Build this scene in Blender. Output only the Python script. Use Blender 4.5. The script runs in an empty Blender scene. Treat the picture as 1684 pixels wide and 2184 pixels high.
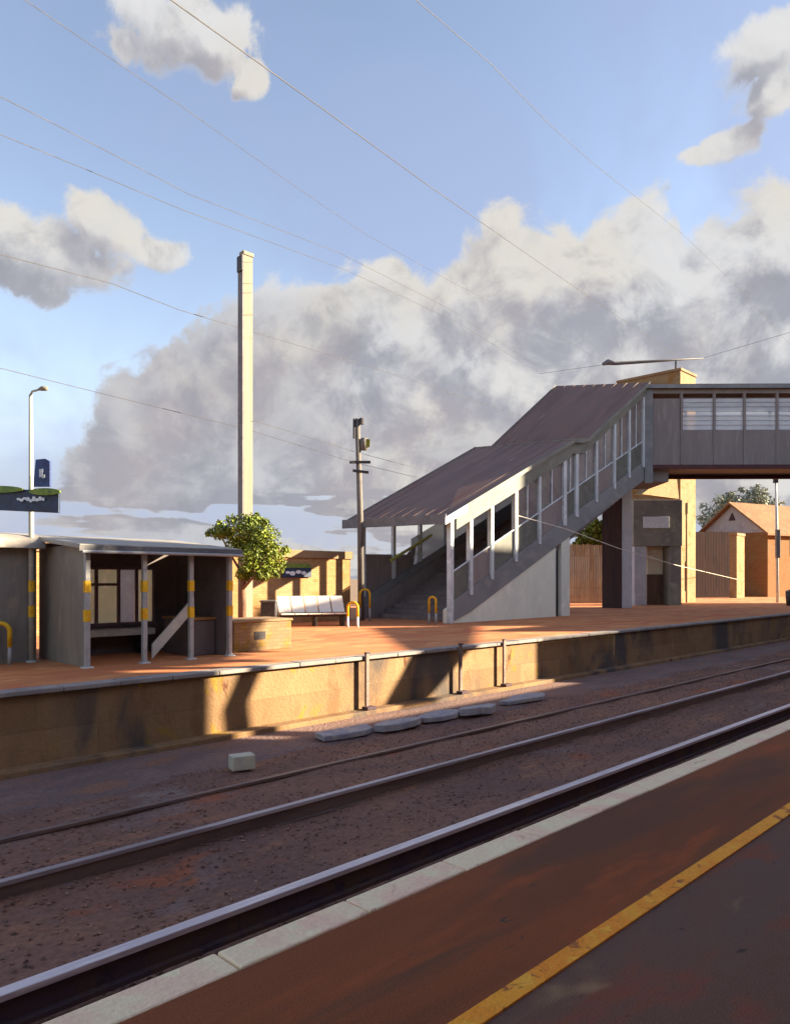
import bpy, bmesh, math, random
from mathutils import Vector
random.seed(7)
R2 = math.sqrt(2.0)
scn = bpy.context.scene
COL = scn.collection
EYE = 1.65

# ------------------------------------------------------------------ coordinates
# x right, y away from the viewer, z up; platforms are at z = 0.
# u runs along the railway, d across it (towards the far platform).
def T(u, d, z=0.0):
    return Vector(((u - d) / R2, (u + d) / R2, z))

def at(px, py, Z):
    """point at depth Z, layout measured on a 1684 x 2184 survey of the view"""
    return Vector(((px - 842) / 1577 * Z, Z, EYE + (1235 - py) / 1577 * Z))

def ground(px, py, z=0.0):
    Z = (EYE - z) * 1577 / (py - 1235)
    return at(px, py, Z)

U = Vector((1, 1, 0)) / R2
D = Vector((-1, 1, 0)) / R2
UP = Vector((0, 0, 1))

def lin(r, g, b):
    def f(c):
        c /= 255.0
        return c / 12.92 if c <= 0.04045 else ((c + 0.055) / 1.055) ** 2.4
    return (f(r), f(g), f(b), 1.0)

# ------------------------------------------------------------------ mesh builder
class MB:
    def __init__(self):
        self.v = []; self.f = []
    def quad(self, *pts):
        n = len(self.v); self.v += [Vector(p) for p in pts]
        self.f.append(tuple(range(n, n + len(pts)))); return self
    def prism(self, pts, ext):
        """closed solid: polygon pts pushed along ext"""
        pts = [Vector(p) for p in pts]; ext = Vector(ext); k = len(pts); n = len(self.v)
        nor = Vector((0, 0, 0))
        for i in range(k):
            nor += pts[i].cross(pts[(i + 1) % k])
        if nor.dot(ext) > 0: pts = pts[::-1]
        self.v += pts + [p + ext for p in pts]
        self.f.append(tuple(range(n, n + k)))
        self.f.append(tuple(range(n + 2 * k - 1, n + k - 1, -1)))
        for i in range(k):
            j = (i + 1) % k
            self.f.append((n + j, n + i, n + k + i, n + k + j))
        return self
    def box(self, o, a, b, c):
        """box with corner o and edge vectors a, b, c"""
        o, a, b, c = map(Vector, (o, a, b, c))
        return self.prism([o, o + a, o + a + b, o + b], c)
    def tbox(self, u0, u1, d0, d1, z0, z1):
        return self.prism([T(u0, d0, z0), T(u1, d0, z0), T(u1, d1, z0), T(u0, d1, z0)], (0, 0, z1 - z0))
    def tube(self, pts, r, n=8, r1=None, cap=True):
        pts = [Vector(p) for p in pts]; m = len(pts); base = len(self.v)
        prev = None
        for i, p in enumerate(pts):
            t = (pts[min(i + 1, m - 1)] - pts[max(i - 1, 0)]).normalized()
            ref = prev if prev is not None else (Vector((0, 0, 1)) if abs(t.z) < 0.9 else Vector((1, 0, 0)))
            a = (ref - t * ref.dot(t)).normalized(); b = t.cross(a); prev = a
            rr = r if r1 is None else r + (r1 - r) * i / (m - 1)
            if isinstance(r, (list, tuple)): rr = r[i]
            for k in range(n):
                an = 2 * math.pi * k / n
                self.v.append(p + (a * math.cos(an) + b * math.sin(an)) * rr)
        for i in range(m - 1):
            for k in range(n):
                k2 = (k + 1) % n
                self.f.append((base + i * n + k, base + i * n + k2, base + (i + 1) * n + k2, base + (i + 1) * n + k))
        if cap:
            self.f.append(tuple(base + k for k in range(n - 1, -1, -1)))
            self.f.append(tuple(base + (m - 1) * n + k for k in range(n)))
        return self
    def build(self, name, mat, parent=None, origin=None, bevel=0.0, smooth=False):
        if parent is not None: org = Vector(parent['_w'])
        elif origin is not None: org = Vector(origin)
        else:
            lo = min(p.z for p in self.v)
            org = sum(self.v, Vector()) / len(self.v); org.z = lo
        me = bpy.data.meshes.new(name)
        me.from_pydata([p - org for p in self.v], [], self.f); me.update()
        o = bpy.data.objects.new(name, me); COL.objects.link(o)
        me.materials.append(mat)
        if parent is not None: o.parent = parent
        else: o.location = org
        o['_w'] = tuple(org)
        if parent is not None:
            o['_w'] = tuple(org)
        if smooth:
            for p in me.polygons: p.use_smooth = True
        if bevel > 0:
            b = o.modifiers.new('edge', 'BEVEL'); b.width = bevel; b.segments = 2; b.limit_method = 'ANGLE'
        return o

def tag(o, label, cat, group=None, kind=None):
    if label: o['label'] = label
    if cat: o['category'] = cat
    if group: o['group'] = group
    if kind: o['kind'] = kind
    return o

def thing(name, loc, label, cat, group=None):
    o = bpy.data.objects.new(name, None); COL.objects.link(o)
    o.location = loc; o['_w'] = tuple(loc); o.empty_display_size = 0.2
    return tag(o, label, cat, group)

def copy_thing(o, loc, label):
    c = o.copy(); COL.objects.link(c); c.location = loc; c['label'] = label; c['_w'] = tuple(loc)
    for ch in o.children:
        k = ch.copy(); COL.objects.link(k); k.parent = c
        for g in ch.children:
            q = g.copy(); COL.objects.link(q); q.parent = k
    return c

# ------------------------------------------------------------------ materials
class NT:
    def __init__(self, nt):
        self.nt = nt
    def put(self, s, v):
        if v is None: return
        if isinstance(v, bpy.types.NodeSocket): self.nt.links.new(v, s)
        else: s.default_value = v
    def n(self, t, **kw):
        nd = self.nt.nodes.new(t)
        for k, v in kw.items(): setattr(nd, k, v)
        return nd
    def m(self, op, a, b=None, c=None, clamp=False):
        nd = self.n('ShaderNodeMath', operation=op, use_clamp=clamp)
        for s, v in zip(nd.inputs, (a, b, c)): self.put(s, v)
        return nd.outputs[0]
    def mix(self, f, a, b, mode='MIX'):
        nd = self.n('ShaderNodeMix', data_type='RGBA', blend_type=mode)
        self.put(nd.inputs[0], f); self.put(nd.inputs[6], a); self.put(nd.inputs[7], b)
        return nd.outputs[2]
    def noise(self, vec, scale, detail=4.0, rough=0.55, dist=0.0):
        nd = self.n('ShaderNodeTexNoise')
        if vec is not None: self.put(nd.inputs['Vector'], vec)
        nd.inputs['Scale'].default_value = scale; nd.inputs['Detail'].default_value = detail
        nd.inputs['Roughness'].default_value = rough; nd.inputs['Distortion'].default_value = dist
        return nd
    def step(self, v, lo, hi):
        nd = self.n('ShaderNodeMapRange', interpolation_type='SMOOTHSTEP')
        self.put(nd.inputs[0], v); nd.inputs[1].default_value = lo; nd.inputs[2].default_value = hi
        return nd.outputs[0]

def material(name, c1, c2=None, c3=None, scale=1.5, stretch=(1, 1, 1), rough=0.8, metal=0.0, bump=0.15, fine=40.0,
             brick=None, spots=None, spec=0.3, alpha=None, lo=0.42, hi=0.62, grime=0.12, island=False):
    c2 = c2 or c1; c3 = c3 or c2
    ma = bpy.data.materials.new(name); ma.use_nodes = True
    k = NT(ma.node_tree); bs = ma.node_tree.nodes['Principled BSDF']
    geo = k.n('ShaderNodeNewGeometry')
    mp = k.n('ShaderNodeMapping'); k.put(mp.inputs[0], geo.outputs['Position'])
    mp.inputs['Rotation'].default_value = (0, 0, -math.pi / 4)   # x of the pattern runs along the railway
    sc = k.n('ShaderNodeVectorMath', operation='MULTIPLY'); k.put(sc.inputs[0], mp.outputs[0]); sc.inputs[1].default_value = stretch
    v = sc.outputs[0]
    n1 = k.noise(v, scale, 5.0, 0.6, 0.6); n2 = k.noise(v, scale * 2.7, 4.0, 0.6, 0.3); n3 = k.noise(mp.outputs[0], fine, 3.0, 0.6)
    col = k.mix(k.step(n1.outputs[0], lo, hi), c1, c2)
    col = k.mix(k.step(n2.outputs[0], 0.52, 0.68), col, c3)
    if spots:
        for sp_col, sp_scale, a, b in spots:
            ns = k.noise(v, sp_scale, 4.0, 0.6, 0.8)
            col = k.mix(k.step(ns.outputs[0], a, b), col, sp_col)
    if island:
        f = k.m('MULTIPLY_ADD', geo.outputs['Random Per Island'], 0.9, 0.5)
        cmb = k.n('ShaderNodeCombineColor')
        for i in range(3): k.put(cmb.inputs[i], f)
        col = k.mix(1.0, col, cmb.outputs[0], 'MULTIPLY')
    h = n3.outputs[0]
    if brick:
        sx = k.n('ShaderNodeSeparateXYZ'); k.put(sx.inputs[0], geo.outputs['Position'])
        cb = k.n('ShaderNodeCombineXYZ'); k.put(cb.inputs[0], k.m('MULTIPLY', sx.outputs[0], R2)); k.put(cb.inputs[1], sx.outputs[2])
        br = k.n('ShaderNodeTexBrick'); k.put(br.inputs['Vector'], cb.outputs[0]); br.inputs['Scale'].default_value = 1.0
        br.inputs['Brick Width'].default_value = brick[0]; br.inputs['Row Height'].default_value = brick[1]
        br.inputs['Mortar Size'].default_value = brick[2]
        br.inputs['Color1'].default_value = (1, 1, 1, 1); br.inputs['Color2'].default_value = (0.72, 0.70, 0.70, 1); br.inputs['Mortar'].default_value = (0.62, 0.62, 0.66, 1)
        col = k.mix(0.75, col, br.outputs['Color'], 'MULTIPLY')
    fcol = k.mix(grime, col, k.mix(n3.outputs[0], (0.35, 0.33, 0.33, 1), (1.6, 1.6, 1.6, 1)), 'MULTIPLY')
    fcol = k.mix(1.0, fcol, (1 + 0.25 * grime,) * 3 + (1,), 'MULTIPLY')
    k.put(bs.inputs['Base Color'], fcol)
    bs.inputs['Roughness'].default_value = rough; bs.inputs['Metallic'].default_value = metal
    bs.inputs['Specular IOR Level'].default_value = spec
    if bump:
        bp = k.n('ShaderNodeBump'); bp.inputs['Strength'].default_value = bump; bp.inputs['Distance'].default_value = 0.03
        k.put(bp.inputs['Height'], h); k.put(bs.inputs['Normal'], bp.outputs[0])
    if alpha is not None: bs.inputs['Alpha'].default_value = alpha
    return ma

M = {}
M['wall'] = material('platform_wall_render', (0.243, 0.145, 0.072, 1), (0.268, 0.166, 0.083, 1), (0.204, 0.113, 0.054, 1), 0.7, stretch=(1, 1, .55), rough=0.9, bump=0.5, fine=22, brick=(1.9, 0.62, 0.008),
    spots=[((0.284, 0.175, 0.030, 1), 1.1, 0.60, 0.68), ((0.082, 0.069, 0.063, 1), 0.55, 0.47, 0.66), ((0.113, 0.043, 0.021, 1), 1.3, 0.63, 0.70)], grime=0.3)
M['coping'] = material('platform_coping', (0.265, 0.235, 0.214, 1), (0.204, 0.178, 0.173, 1), (0.286, 0.255, 0.235, 1), 1.6, rough=0.85, bump=0.3, fine=30, grime=0.2)
M['far_platform'] = material('far_platform_asphalt', (0.473, 0.187, 0.075, 1), (0.398, 0.132, 0.053, 1), (0.568, 0.256, 0.098, 1), 0.5, stretch=(0.6, 1.4, 1), rough=0.9, bump=0.25, fine=30,
    spots=[((0.425, 0.111, 0.044, 1), 0.35, 0.55, 0.66)], grime=0.2)
M['near_platform'] = material('near_platform_asphalt', (0.220, 0.060, 0.019, 1), (0.172, 0.051, 0.018, 1), (0.295, 0.070, 0.018, 1), 0.9, stretch=(0.35, 1.6, 1), rough=0.85, bump=0.5, fine=120,
    spots=[((0.044, 0.033, 0.031, 1), 11.0, 0.66, 0.72), ((0.122, 0.048, 0.023, 1), 0.8, 0.5, 0.66)], grime=0.75)
M['near_back'] = material('near_platform_worn_asphalt', (0.144, 0.071, 0.049, 1), (0.129, 0.077, 0.059, 1), (0.198, 0.062, 0.034, 1), 0.9, stretch=(0.5, 1.3, 1), rough=0.85, bump=0.5, fine=120,
    spots=[((0.05, 0.035, 0.033, 1), 11.0, 0.66, 0.72), ((0.365, 0.237, 0.114, 1), 1.4, 0.61, 0.74)], grime=0.75)
M['edge_white'] = material('platform_edge_paint', (0.850, 0.671, 0.429, 1), (0.850, 0.558, 0.390, 1), (0.850, 0.721, 0.450, 1), 2.5, rough=0.7, bump=0.3, fine=40, grime=0.25,
    spots=[((0.570, 0.323, 0.214, 1), 4.0, 0.62, 0.74)])
M['yellow_line'] = material('worn_yellow_paint', (0.850, 0.337, 0.021, 1), (0.809, 0.261, 0.014, 1), (0.850, 0.411, 0.035, 1), 3.0, rough=0.7, bump=0.4, fine=60, grime=0.4,
    spots=[((0.382, 0.113, 0.023, 1), 9.0, 0.58, 0.68)])
M['ballast'] = material('ballast', (0.187, 0.093, 0.066, 1), (0.139, 0.075, 0.059, 1), (0.230, 0.110, 0.064, 1), 0.55, stretch=(0.5, 1.2, 1), rough=0.95, bump=1.0, fine=16, grime=0.8,
    spots=[((0.254, 0.081, 0.038, 1), 0.8, 0.60, 0.70), ((0.182, 0.129, 0.114, 1), 0.6, 0.58, 0.70)])
M['stones'] = material('ballast_stone', (0.231, 0.122, 0.085, 1), (0.163, 0.094, 0.076, 1), (0.272, 0.144, 0.091, 1), 0.6, rough=0.95, bump=0.3, grime=0.2, island=True)
M['cess'] = material('grey_cess_gravel', (0.177, 0.112, 0.097, 1), (0.137, 0.090, 0.082, 1), (0.194, 0.099, 0.066, 1), 0.9, stretch=(0.5, 1.2, 1), rough=0.95, bump=1.0, fine=16, grime=0.7)
M['ground'] = material('open_ground', (0.20, 0.13, 0.09, 1), (0.15, 0.12, 0.08, 1), (0.24, 0.16, 0.11, 1), 0.1, rough=0.95, bump=0.3, fine=10)
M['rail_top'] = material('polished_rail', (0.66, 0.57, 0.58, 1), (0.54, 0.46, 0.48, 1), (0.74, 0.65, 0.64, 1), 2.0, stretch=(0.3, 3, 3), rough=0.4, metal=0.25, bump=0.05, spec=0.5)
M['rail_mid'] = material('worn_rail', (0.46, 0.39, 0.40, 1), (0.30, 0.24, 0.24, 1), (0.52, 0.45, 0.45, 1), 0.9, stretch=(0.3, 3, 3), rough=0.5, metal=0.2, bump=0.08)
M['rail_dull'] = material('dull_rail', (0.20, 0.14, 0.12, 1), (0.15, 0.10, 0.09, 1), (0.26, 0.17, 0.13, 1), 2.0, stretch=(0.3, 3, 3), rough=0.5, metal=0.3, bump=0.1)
M['rail_web'] = material('rusty_rail_side', (0.068, 0.042, 0.053, 1), (0.090, 0.053, 0.045, 1), (0.045, 0.033, 0.048, 1), 2.0, rough=0.85, bump=0.2)
M['grey_post'] = material('pale_grey_paint', (0.338, 0.344, 0.349, 1), (0.277, 0.288, 0.307, 1), (0.368, 0.356, 0.332, 1), 3.0, rough=0.5, bump=0.06)
M['yellow'] = material('yellow_band_paint', (0.680, 0.400, 0.016, 1), (0.600, 0.288, 0.012, 1), (0.704, 0.464, 0.032, 1), 6.0, rough=0.55, bump=0.06)
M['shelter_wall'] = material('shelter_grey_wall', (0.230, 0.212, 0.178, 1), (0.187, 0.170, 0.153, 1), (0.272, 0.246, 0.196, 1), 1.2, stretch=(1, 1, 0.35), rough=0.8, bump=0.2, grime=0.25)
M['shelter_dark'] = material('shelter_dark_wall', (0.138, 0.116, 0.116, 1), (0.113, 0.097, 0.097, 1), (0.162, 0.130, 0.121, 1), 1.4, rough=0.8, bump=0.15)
M['shelter_roof'] = material('shelter_roof_sheet', (0.286, 0.265, 0.238, 1), (0.231, 0.211, 0.190, 1), (0.326, 0.299, 0.258, 1), 1.5, rough=0.6, bump=0.1)
M['fascia_dark'] = material('dark_fascia', (0.13, 0.13, 0.14, 1), (0.10, 0.10, 0.11, 1), (0.16, 0.15, 0.15, 1), 2, rough=0.6, bump=0.08)
M['pane_green'] = material('pale_green_pane', (0.735, 0.787, 0.665, 1), (0.665, 0.735, 0.612, 1), (0.805, 0.823, 0.735, 1), 1.5, rough=0.25, bump=0.03, spec=0.5)
M['pane_lilac'] = material('lilac_pane', (0.576, 0.638, 0.704, 1), (0.490, 0.538, 0.608, 1), (0.648, 0.739, 0.752, 1), 1.5, rough=0.25, bump=0.03, spec=0.5)
def frosted(ma):
    nt = ma.node_tree; bs = nt.nodes['Principled BSDF']; out = nt.nodes['Material Output']
    tr = nt.nodes.new('ShaderNodeBsdfTranslucent'); mx = nt.nodes.new('ShaderNodeMixShader')
    src = bs.inputs['Base Color'].links[0].from_socket
    nt.links.new(src, tr.inputs['Color']); mx.inputs[0].default_value = 0.65
    nt.links.new(bs.outputs[0], mx.inputs[1]); nt.links.new(tr.outputs[0], mx.inputs[2]); nt.links.new(mx.outputs[0], out.inputs['Surface'])
frosted(M['pane_green']); frosted(M['pane_lilac'])
M['frame_plum'] = material('plum_window_frame', (0.17, 0.13, 0.16, 1), (0.13, 0.10, 0.13, 1), (0.20, 0.15, 0.18, 1), 3, rough=0.6, bump=0.05)
M['bench_pale'] = material('pale_bench_slab', (0.48, 0.49, 0.45, 1), (0.42, 0.43, 0.40, 1), (0.52, 0.52, 0.48, 1), 3, rough=0.6, bump=0.08)
M['white'] = material('white_bench_paint', (0.747, 0.728, 0.670, 1), (0.670, 0.662, 0.632, 1), (0.787, 0.768, 0.710, 1), 4, rough=0.5, bump=0.06)
M['lime_paint'] = material('lime_handrail_paint', (0.42, 0.42, 0.08, 1), (0.36, 0.37, 0.09, 1), (0.46, 0.45, 0.10, 1), 3, rough=0.5, bump=0.05)
M['dark_metal'] = material('dark_metal', (0.035, 0.032, 0.038, 1), (0.05, 0.045, 0.05, 1), (0.028, 0.025, 0.03, 1), 3, rough=0.55, bump=0.08)
M['navy'] = material('navy_sign', (0.030, 0.055, 0.17, 1), (0.022, 0.040, 0.12, 1), (0.045, 0.075, 0.22, 1), 5, rough=0.45, bump=0.05)
M['navy_dark'] = material('dark_navy_sign', (0.020, 0.032, 0.065, 1), (0.026, 0.045, 0.10, 1), (0.018, 0.026, 0.05, 1), 5, rough=0.45, bump=0.05)
M['sign_green'] = material('sign_green', (0.15, 0.22, 0.03, 1), (0.09, 0.15, 0.03, 1), (0.24, 0.30, 0.04, 1), 6, rough=0.5, bump=0.05)
M['sign_white'] = material('sign_white_lettering', (0.72, 0.76, 0.80, 1), (0.58, 0.65, 0.72, 1), (0.78, 0.80, 0.82, 1), 8, rough=0.5, bump=0.05)
M['mast'] = material('cream_mast', (0.207, 0.189, 0.141, 1), (0.188, 0.169, 0.127, 1), (0.220, 0.206, 0.163, 1), 0.8, stretch=(3, 3, 0.4), rough=0.75, bump=0.12)
M['pole_wood'] = material('grey_pole', (0.128, 0.116, 0.112, 1), (0.165, 0.150, 0.128, 1), (0.090, 0.083, 0.086, 1), 1.6, stretch=(3, 3, 0.5), rough=0.85, bump=0.2)
M['lamp_pole'] = material('lamp_pole_paint', (0.42, 0.41, 0.34, 1), (0.36, 0.36, 0.32, 1), (0.50, 0.48, 0.34, 1), 1.6, rough=0.6, bump=0.08)
M['ochre'] = material('ochre_brick', (0.346, 0.182, 0.072, 1), (0.379, 0.222, 0.098, 1), (0.324, 0.154, 0.044, 1), 0.6, rough=0.9, bump=0.2, brick=(0.23, 0.086, 0.01), grime=0.2,
    spots=[((0.368, 0.232, 0.120, 1), 0.4, 0.52, 0.6)])
M['ochre_top'] = material('ochre_render', (0.249, 0.166, 0.095, 1), (0.227, 0.135, 0.067, 1), (0.263, 0.188, 0.113, 1), 0.8, rough=0.9, bump=0.2)
M['planter'] = material('planter_brick', (0.239, 0.160, 0.088, 1), (0.263, 0.179, 0.096, 1), (0.247, 0.160, 0.040, 1), 1.2, rough=0.9, bump=0.2, brick=(0.23, 0.086, 0.012), grime=0.2)
M['stair_wall'] = material('grey_green_render', (0.699, 0.715, 0.605, 1), (0.628, 0.643, 0.555, 1), (0.748, 0.748, 0.648, 1), 0.5, stretch=(1, 1, 0.6), rough=0.9, bump=0.2, grime=0.15)
M['stringer'] = material('grey_steel_stringer', (0.200, 0.204, 0.212, 1), (0.168, 0.172, 0.184, 1), (0.232, 0.228, 0.224, 1), 0.8, stretch=(0.5, 1, 1), rough=0.6, bump=0.1, grime=0.2)
M['stair_post'] = material('blue_grey_post', (0.519, 0.580, 0.609, 1), (0.443, 0.473, 0.519, 1), (0.639, 0.687, 0.687, 1), 1.5, rough=0.5, bump=0.06)
M['fascia_pale'] = material('pale_green_grey_fascia', (0.168, 0.172, 0.151, 1), (0.138, 0.142, 0.126, 1), (0.198, 0.198, 0.172, 1), 0.8, rough=0.6, bump=0.08)
M['stair_roof'] = material('mauve_brown_roof_sheet', (0.147, 0.082, 0.063, 1), (0.121, 0.064, 0.051, 1), (0.173, 0.091, 0.065, 1), 0.45, stretch=(0.35, 1.8, 0.35), rough=0.6, bump=0.1, grime=0.3,
    spots=[((0.147, 0.036, 0.028, 1), 0.3, 0.60, 0.70), ((0.235, 0.151, 0.120, 1), 0.8, 0.64, 0.74)])
M['brown_panel'] = material('brown_steel_panel', (0.225, 0.195, 0.187, 1), (0.195, 0.165, 0.16, 1), (0.25, 0.22, 0.21, 1), 0.9, stretch=(2.5, 2.5, 0.35), rough=0.65, bump=0.1, grime=0.25, lo=0.3, hi=0.7)
M['mesh_panel'] = material('brown_mesh_screen', (0.260, 0.225, 0.212, 1), (0.205, 0.164, 0.164, 1), (0.287, 0.274, 0.232, 1), 0.8, rough=0.6, bump=0.1, alpha=0.72)
M['rear_mesh'] = material('grey_mauve_mesh', (0.30, 0.275, 0.28, 1), (0.25, 0.22, 0.23, 1), (0.33, 0.31, 0.31, 1), 0.8, rough=0.6, bump=0.1, alpha=0.6)
M['olive_panel'] = material('olive_grey_panel', (0.136, 0.140, 0.120, 1), (0.112, 0.112, 0.100, 1), (0.168, 0.164, 0.144, 1), 0.9, rough=0.65, bump=0.1)
M['dark_red'] = material('dark_red_chord', (0.07, 0.025, 0.03, 1), (0.09, 0.03, 0.03, 1), (0.05, 0.022, 0.03, 1), 1, rough=0.6, bump=0.1)
M['steps'] = material('stair_tread', (0.160, 0.136, 0.136, 1), (0.128, 0.112, 0.112, 1), (0.192, 0.160, 0.152, 1), 1, rough=0.8, bump=0.1)
M['bridge_pane'] = material('hazy_bridge_pane', (0.719, 0.747, 0.805, 1), (0.632, 0.646, 0.719, 1), (0.791, 0.850, 0.850, 1), 0.7, stretch=(0.7, 0.7, 4), rough=0.25, bump=0.03, spec=0.5, alpha=0.5)
M['blue_block'] = material('blue_grey_block', (0.40, 0.43, 0.47, 1), (0.34, 0.36, 0.41, 1), (0.45, 0.46, 0.47, 1), 0.8, rough=0.8, bump=0.1)
M['tower'] = material('tan_brick_tower', (0.266, 0.180, 0.090, 1), (0.294, 0.209, 0.106, 1), (0.266, 0.138, 0.045, 1), 0.35, rough=0.9, bump=0.2, brick=(0.30, 0.12, 0.012), grime=0.2)
M['porch'] = material('grey_olive_porch', (0.246, 0.238, 0.202, 1), (0.194, 0.185, 0.176, 1), (0.299, 0.282, 0.246, 1), 0.7, rough=0.8, bump=0.1)
M['tan_pane'] = material('tan_wall_inside', (0.850, 0.725, 0.515, 1), (0.796, 0.562, 0.398, 1), (0.850, 0.850, 0.655, 1), 0.6, rough=0.8, bump=0.1)
M['fence'] = material('brown_board_fence', (0.17, 0.10, 0.065, 1), (0.13, 0.075, 0.055, 1), (0.20, 0.13, 0.085, 1), 0.9, stretch=(3, 3, 0.3), rough=0.9, bump=0.2, grime=0.3)
M['fence_dark'] = material('dark_plum_boards', (0.055, 0.029, 0.027, 1), (0.039, 0.023, 0.026, 1), (0.072, 0.039, 0.033, 1), 0.7, stretch=(3, 3, 0.3), rough=0.9, bump=0.2, grime=0.3)
M['house_wall'] = material('orange_brick_house', (0.244, 0.107, 0.032, 1), (0.230, 0.122, 0.046, 1), (0.222, 0.084, 0.022, 1), 0.4, rough=0.9, bump=0.2, brick=(0.24, 0.09, 0.012), grime=0.2)
M['house_roof'] = material('terracotta_roof', (0.228, 0.114, 0.052, 1), (0.262, 0.143, 0.063, 1), (0.194, 0.091, 0.046, 1), 0.6, rough=0.85, bump=0.3, brick=(0.3, 0.25, 0.02))
M['gable'] = material('grey_gable_boards', (0.33, 0.30, 0.29, 1), (0.26, 0.23, 0.25, 1), (0.38, 0.34, 0.32, 1), 0.6, rough=0.85, bump=0.15)
M['leaf'] = material('bright_leaves', (0.124, 0.169, 0.017, 1), (0.216, 0.260, 0.021, 1), (0.080, 0.112, 0.015, 1), 1.1, rough=0.6, bump=0, island=True, spec=0.3)
M['leaf_lime'] = material('lime_leaves', (0.178, 0.178, 0.013, 1), (0.131, 0.140, 0.013, 1), (0.225, 0.206, 0.019, 1), 0.8, rough=0.6, bump=0, island=True)
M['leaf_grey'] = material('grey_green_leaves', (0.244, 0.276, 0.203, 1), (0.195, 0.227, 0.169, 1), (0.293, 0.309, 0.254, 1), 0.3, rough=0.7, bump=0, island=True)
M['bark'] = material('bark', (0.16, 0.09, 0.055, 1), (0.11, 0.065, 0.05, 1), (0.20, 0.12, 0.07, 1), 3, stretch=(3, 3, 0.6), rough=0.95, bump=0.4)
M['wire'] = material('dark_wire', (0.06, 0.06, 0.07, 1), (0.09, 0.085, 0.09, 1), (0.05, 0.05, 0.055, 1), 1.0, rough=0.6, bump=0)
M['pale_wire'] = material('pale_cable', (0.62, 0.60, 0.53, 1), (0.5, 0.48, 0.44, 1), (0.66, 0.63, 0.55, 1), 1.0, rough=0.6, bump=0)
M['slab'] = material('grey_broken_slab', (0.340, 0.315, 0.323, 1), (0.255, 0.246, 0.281, 1), (0.425, 0.374, 0.323, 1), 2.5, rough=0.9, bump=0.4, fine=25)
M['block'] = material('pale_concrete_block', (0.550, 0.500, 0.360, 1), (0.480, 0.440, 0.360, 1), (0.580, 0.530, 0.400, 1), 5, rough=0.9, bump=0.2)
M['near_brick'] = material('near_station_brick', (0.38, 0.20, 0.12, 1), (0.34, 0.17, 0.10, 1), (0.42, 0.24, 0.14, 1), 0.5, rough=0.9, bump=0.2, brick=(0.24, 0.09, 0.012))
M['near_glass'] = material('dark_window_glass', (0.05, 0.06, 0.07, 1), rough=0.1, bump=0.0, spec=0.6)

# ------------------------------------------------------------------ sun geometry
SUN_EL = math.radians(19.0)
SUN_AZ = Vector((1.0, 0.05, 0)).normalized()
RHO = SUN_AZ.dot(U) / -SUN_AZ.dot(D)             # along-shift per metre across
KH = math.tan(SUN_EL) / -SUN_AZ.dot(D)           # rise per metre across
def caster(u1, d1, z1, d0):
    """where, on the plane d = d0, something must stand to shade (u1, d1, z1)"""
    return u1 + (d1 - d0) * RHO, z1 + (d1 - d0) * KH

# ================================================================== SETTING
def ribbon(name, prof, u0, u1, mat, label=None):
    """sheet following the railway with profile [(d, z)...]"""
    mb = MB()
    for (da, za), (db, zb) in zip(prof, prof[1:]):
        mb.quad(T(u0, da, za), T(u1, da, za), T(u1, db, zb), T(u0, db, zb))
    o = mb.build(name, mat, origin=(0, 0, 0)); return tag(o, None, None, kind='structure')

ribbon('ground', [(-4000, -0.35), (-14, -0.35), (-11, -1.5), (14, -1.5), (26, -1.5), (34, -0.06), (4000, -0.06)], -4000, 4000, M['ground'])

def trackbed():
    mb = MB(); us = [-30 + 0.5 * i for i in range(0, 221)]; ds = [2.4 + 0.3 * j for j in range(0, 32)]
    def zz(u, d):
        h = -1.27 + 0.025 * math.sin(u * 1.7 + d * 2.3) * math.sin(d * 3.1 - u * 0.9)
        h -= 0.06 * math.exp(-((d - 6.15) / 0.6) ** 2)
        return h
    n = len(ds)
    for u in us:
        for d in ds: mb.v.append(T(u, d, zz(u, d)))
    for i in range(len(us) - 1):
        for j in range(n - 1):
            mb.f.append((i * n + j, (i + 1) * n + j, (i + 1) * n + j + 1, i * n + j + 1))
    o = mb.build('track_bed', M['ballast'], origin=T(0, 6, -1.4), smooth=True)
    tag(o, None, None, kind='structure')
    # loose stones
    st = MB()
    for i in range(30000):
        u = random.uniform(-4, 34) if random.random() < 0.75 else random.uniform(10, 60)
        d = random.uniform(4.0, 11.0)
        r = random.uniform(0.010, 0.026)
        p = T(u, d, zz(u, d) + r * 0.25); k = len(st.v)
        a = random.uniform(0, 6.28)
        ring = [p + Vector((math.cos(a + t) * r * random.uniform(.7, 1.3), math.sin(a + t) * r * random.uniform(.7, 1.3), random.uniform(-.2, .3) * r)) for t in (0, 1.57, 3.14, 4.71)]
        st.v += ring + [p + Vector((random.uniform(-.3, .3) * r, random.uniform(-.3, .3) * r, r * random.uniform(.5, .9)))]
        for q in range(4): st.f.append((k + q, k + (q + 1) % 4, k + 4))
    s = st.build('loose_ballast', M['stones'], origin=T(0, 6, -1.3))
    tag(s, 'brown loose ballast stones scattered between the rails', 'gravel', kind='stuff')
trackbed()

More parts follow.
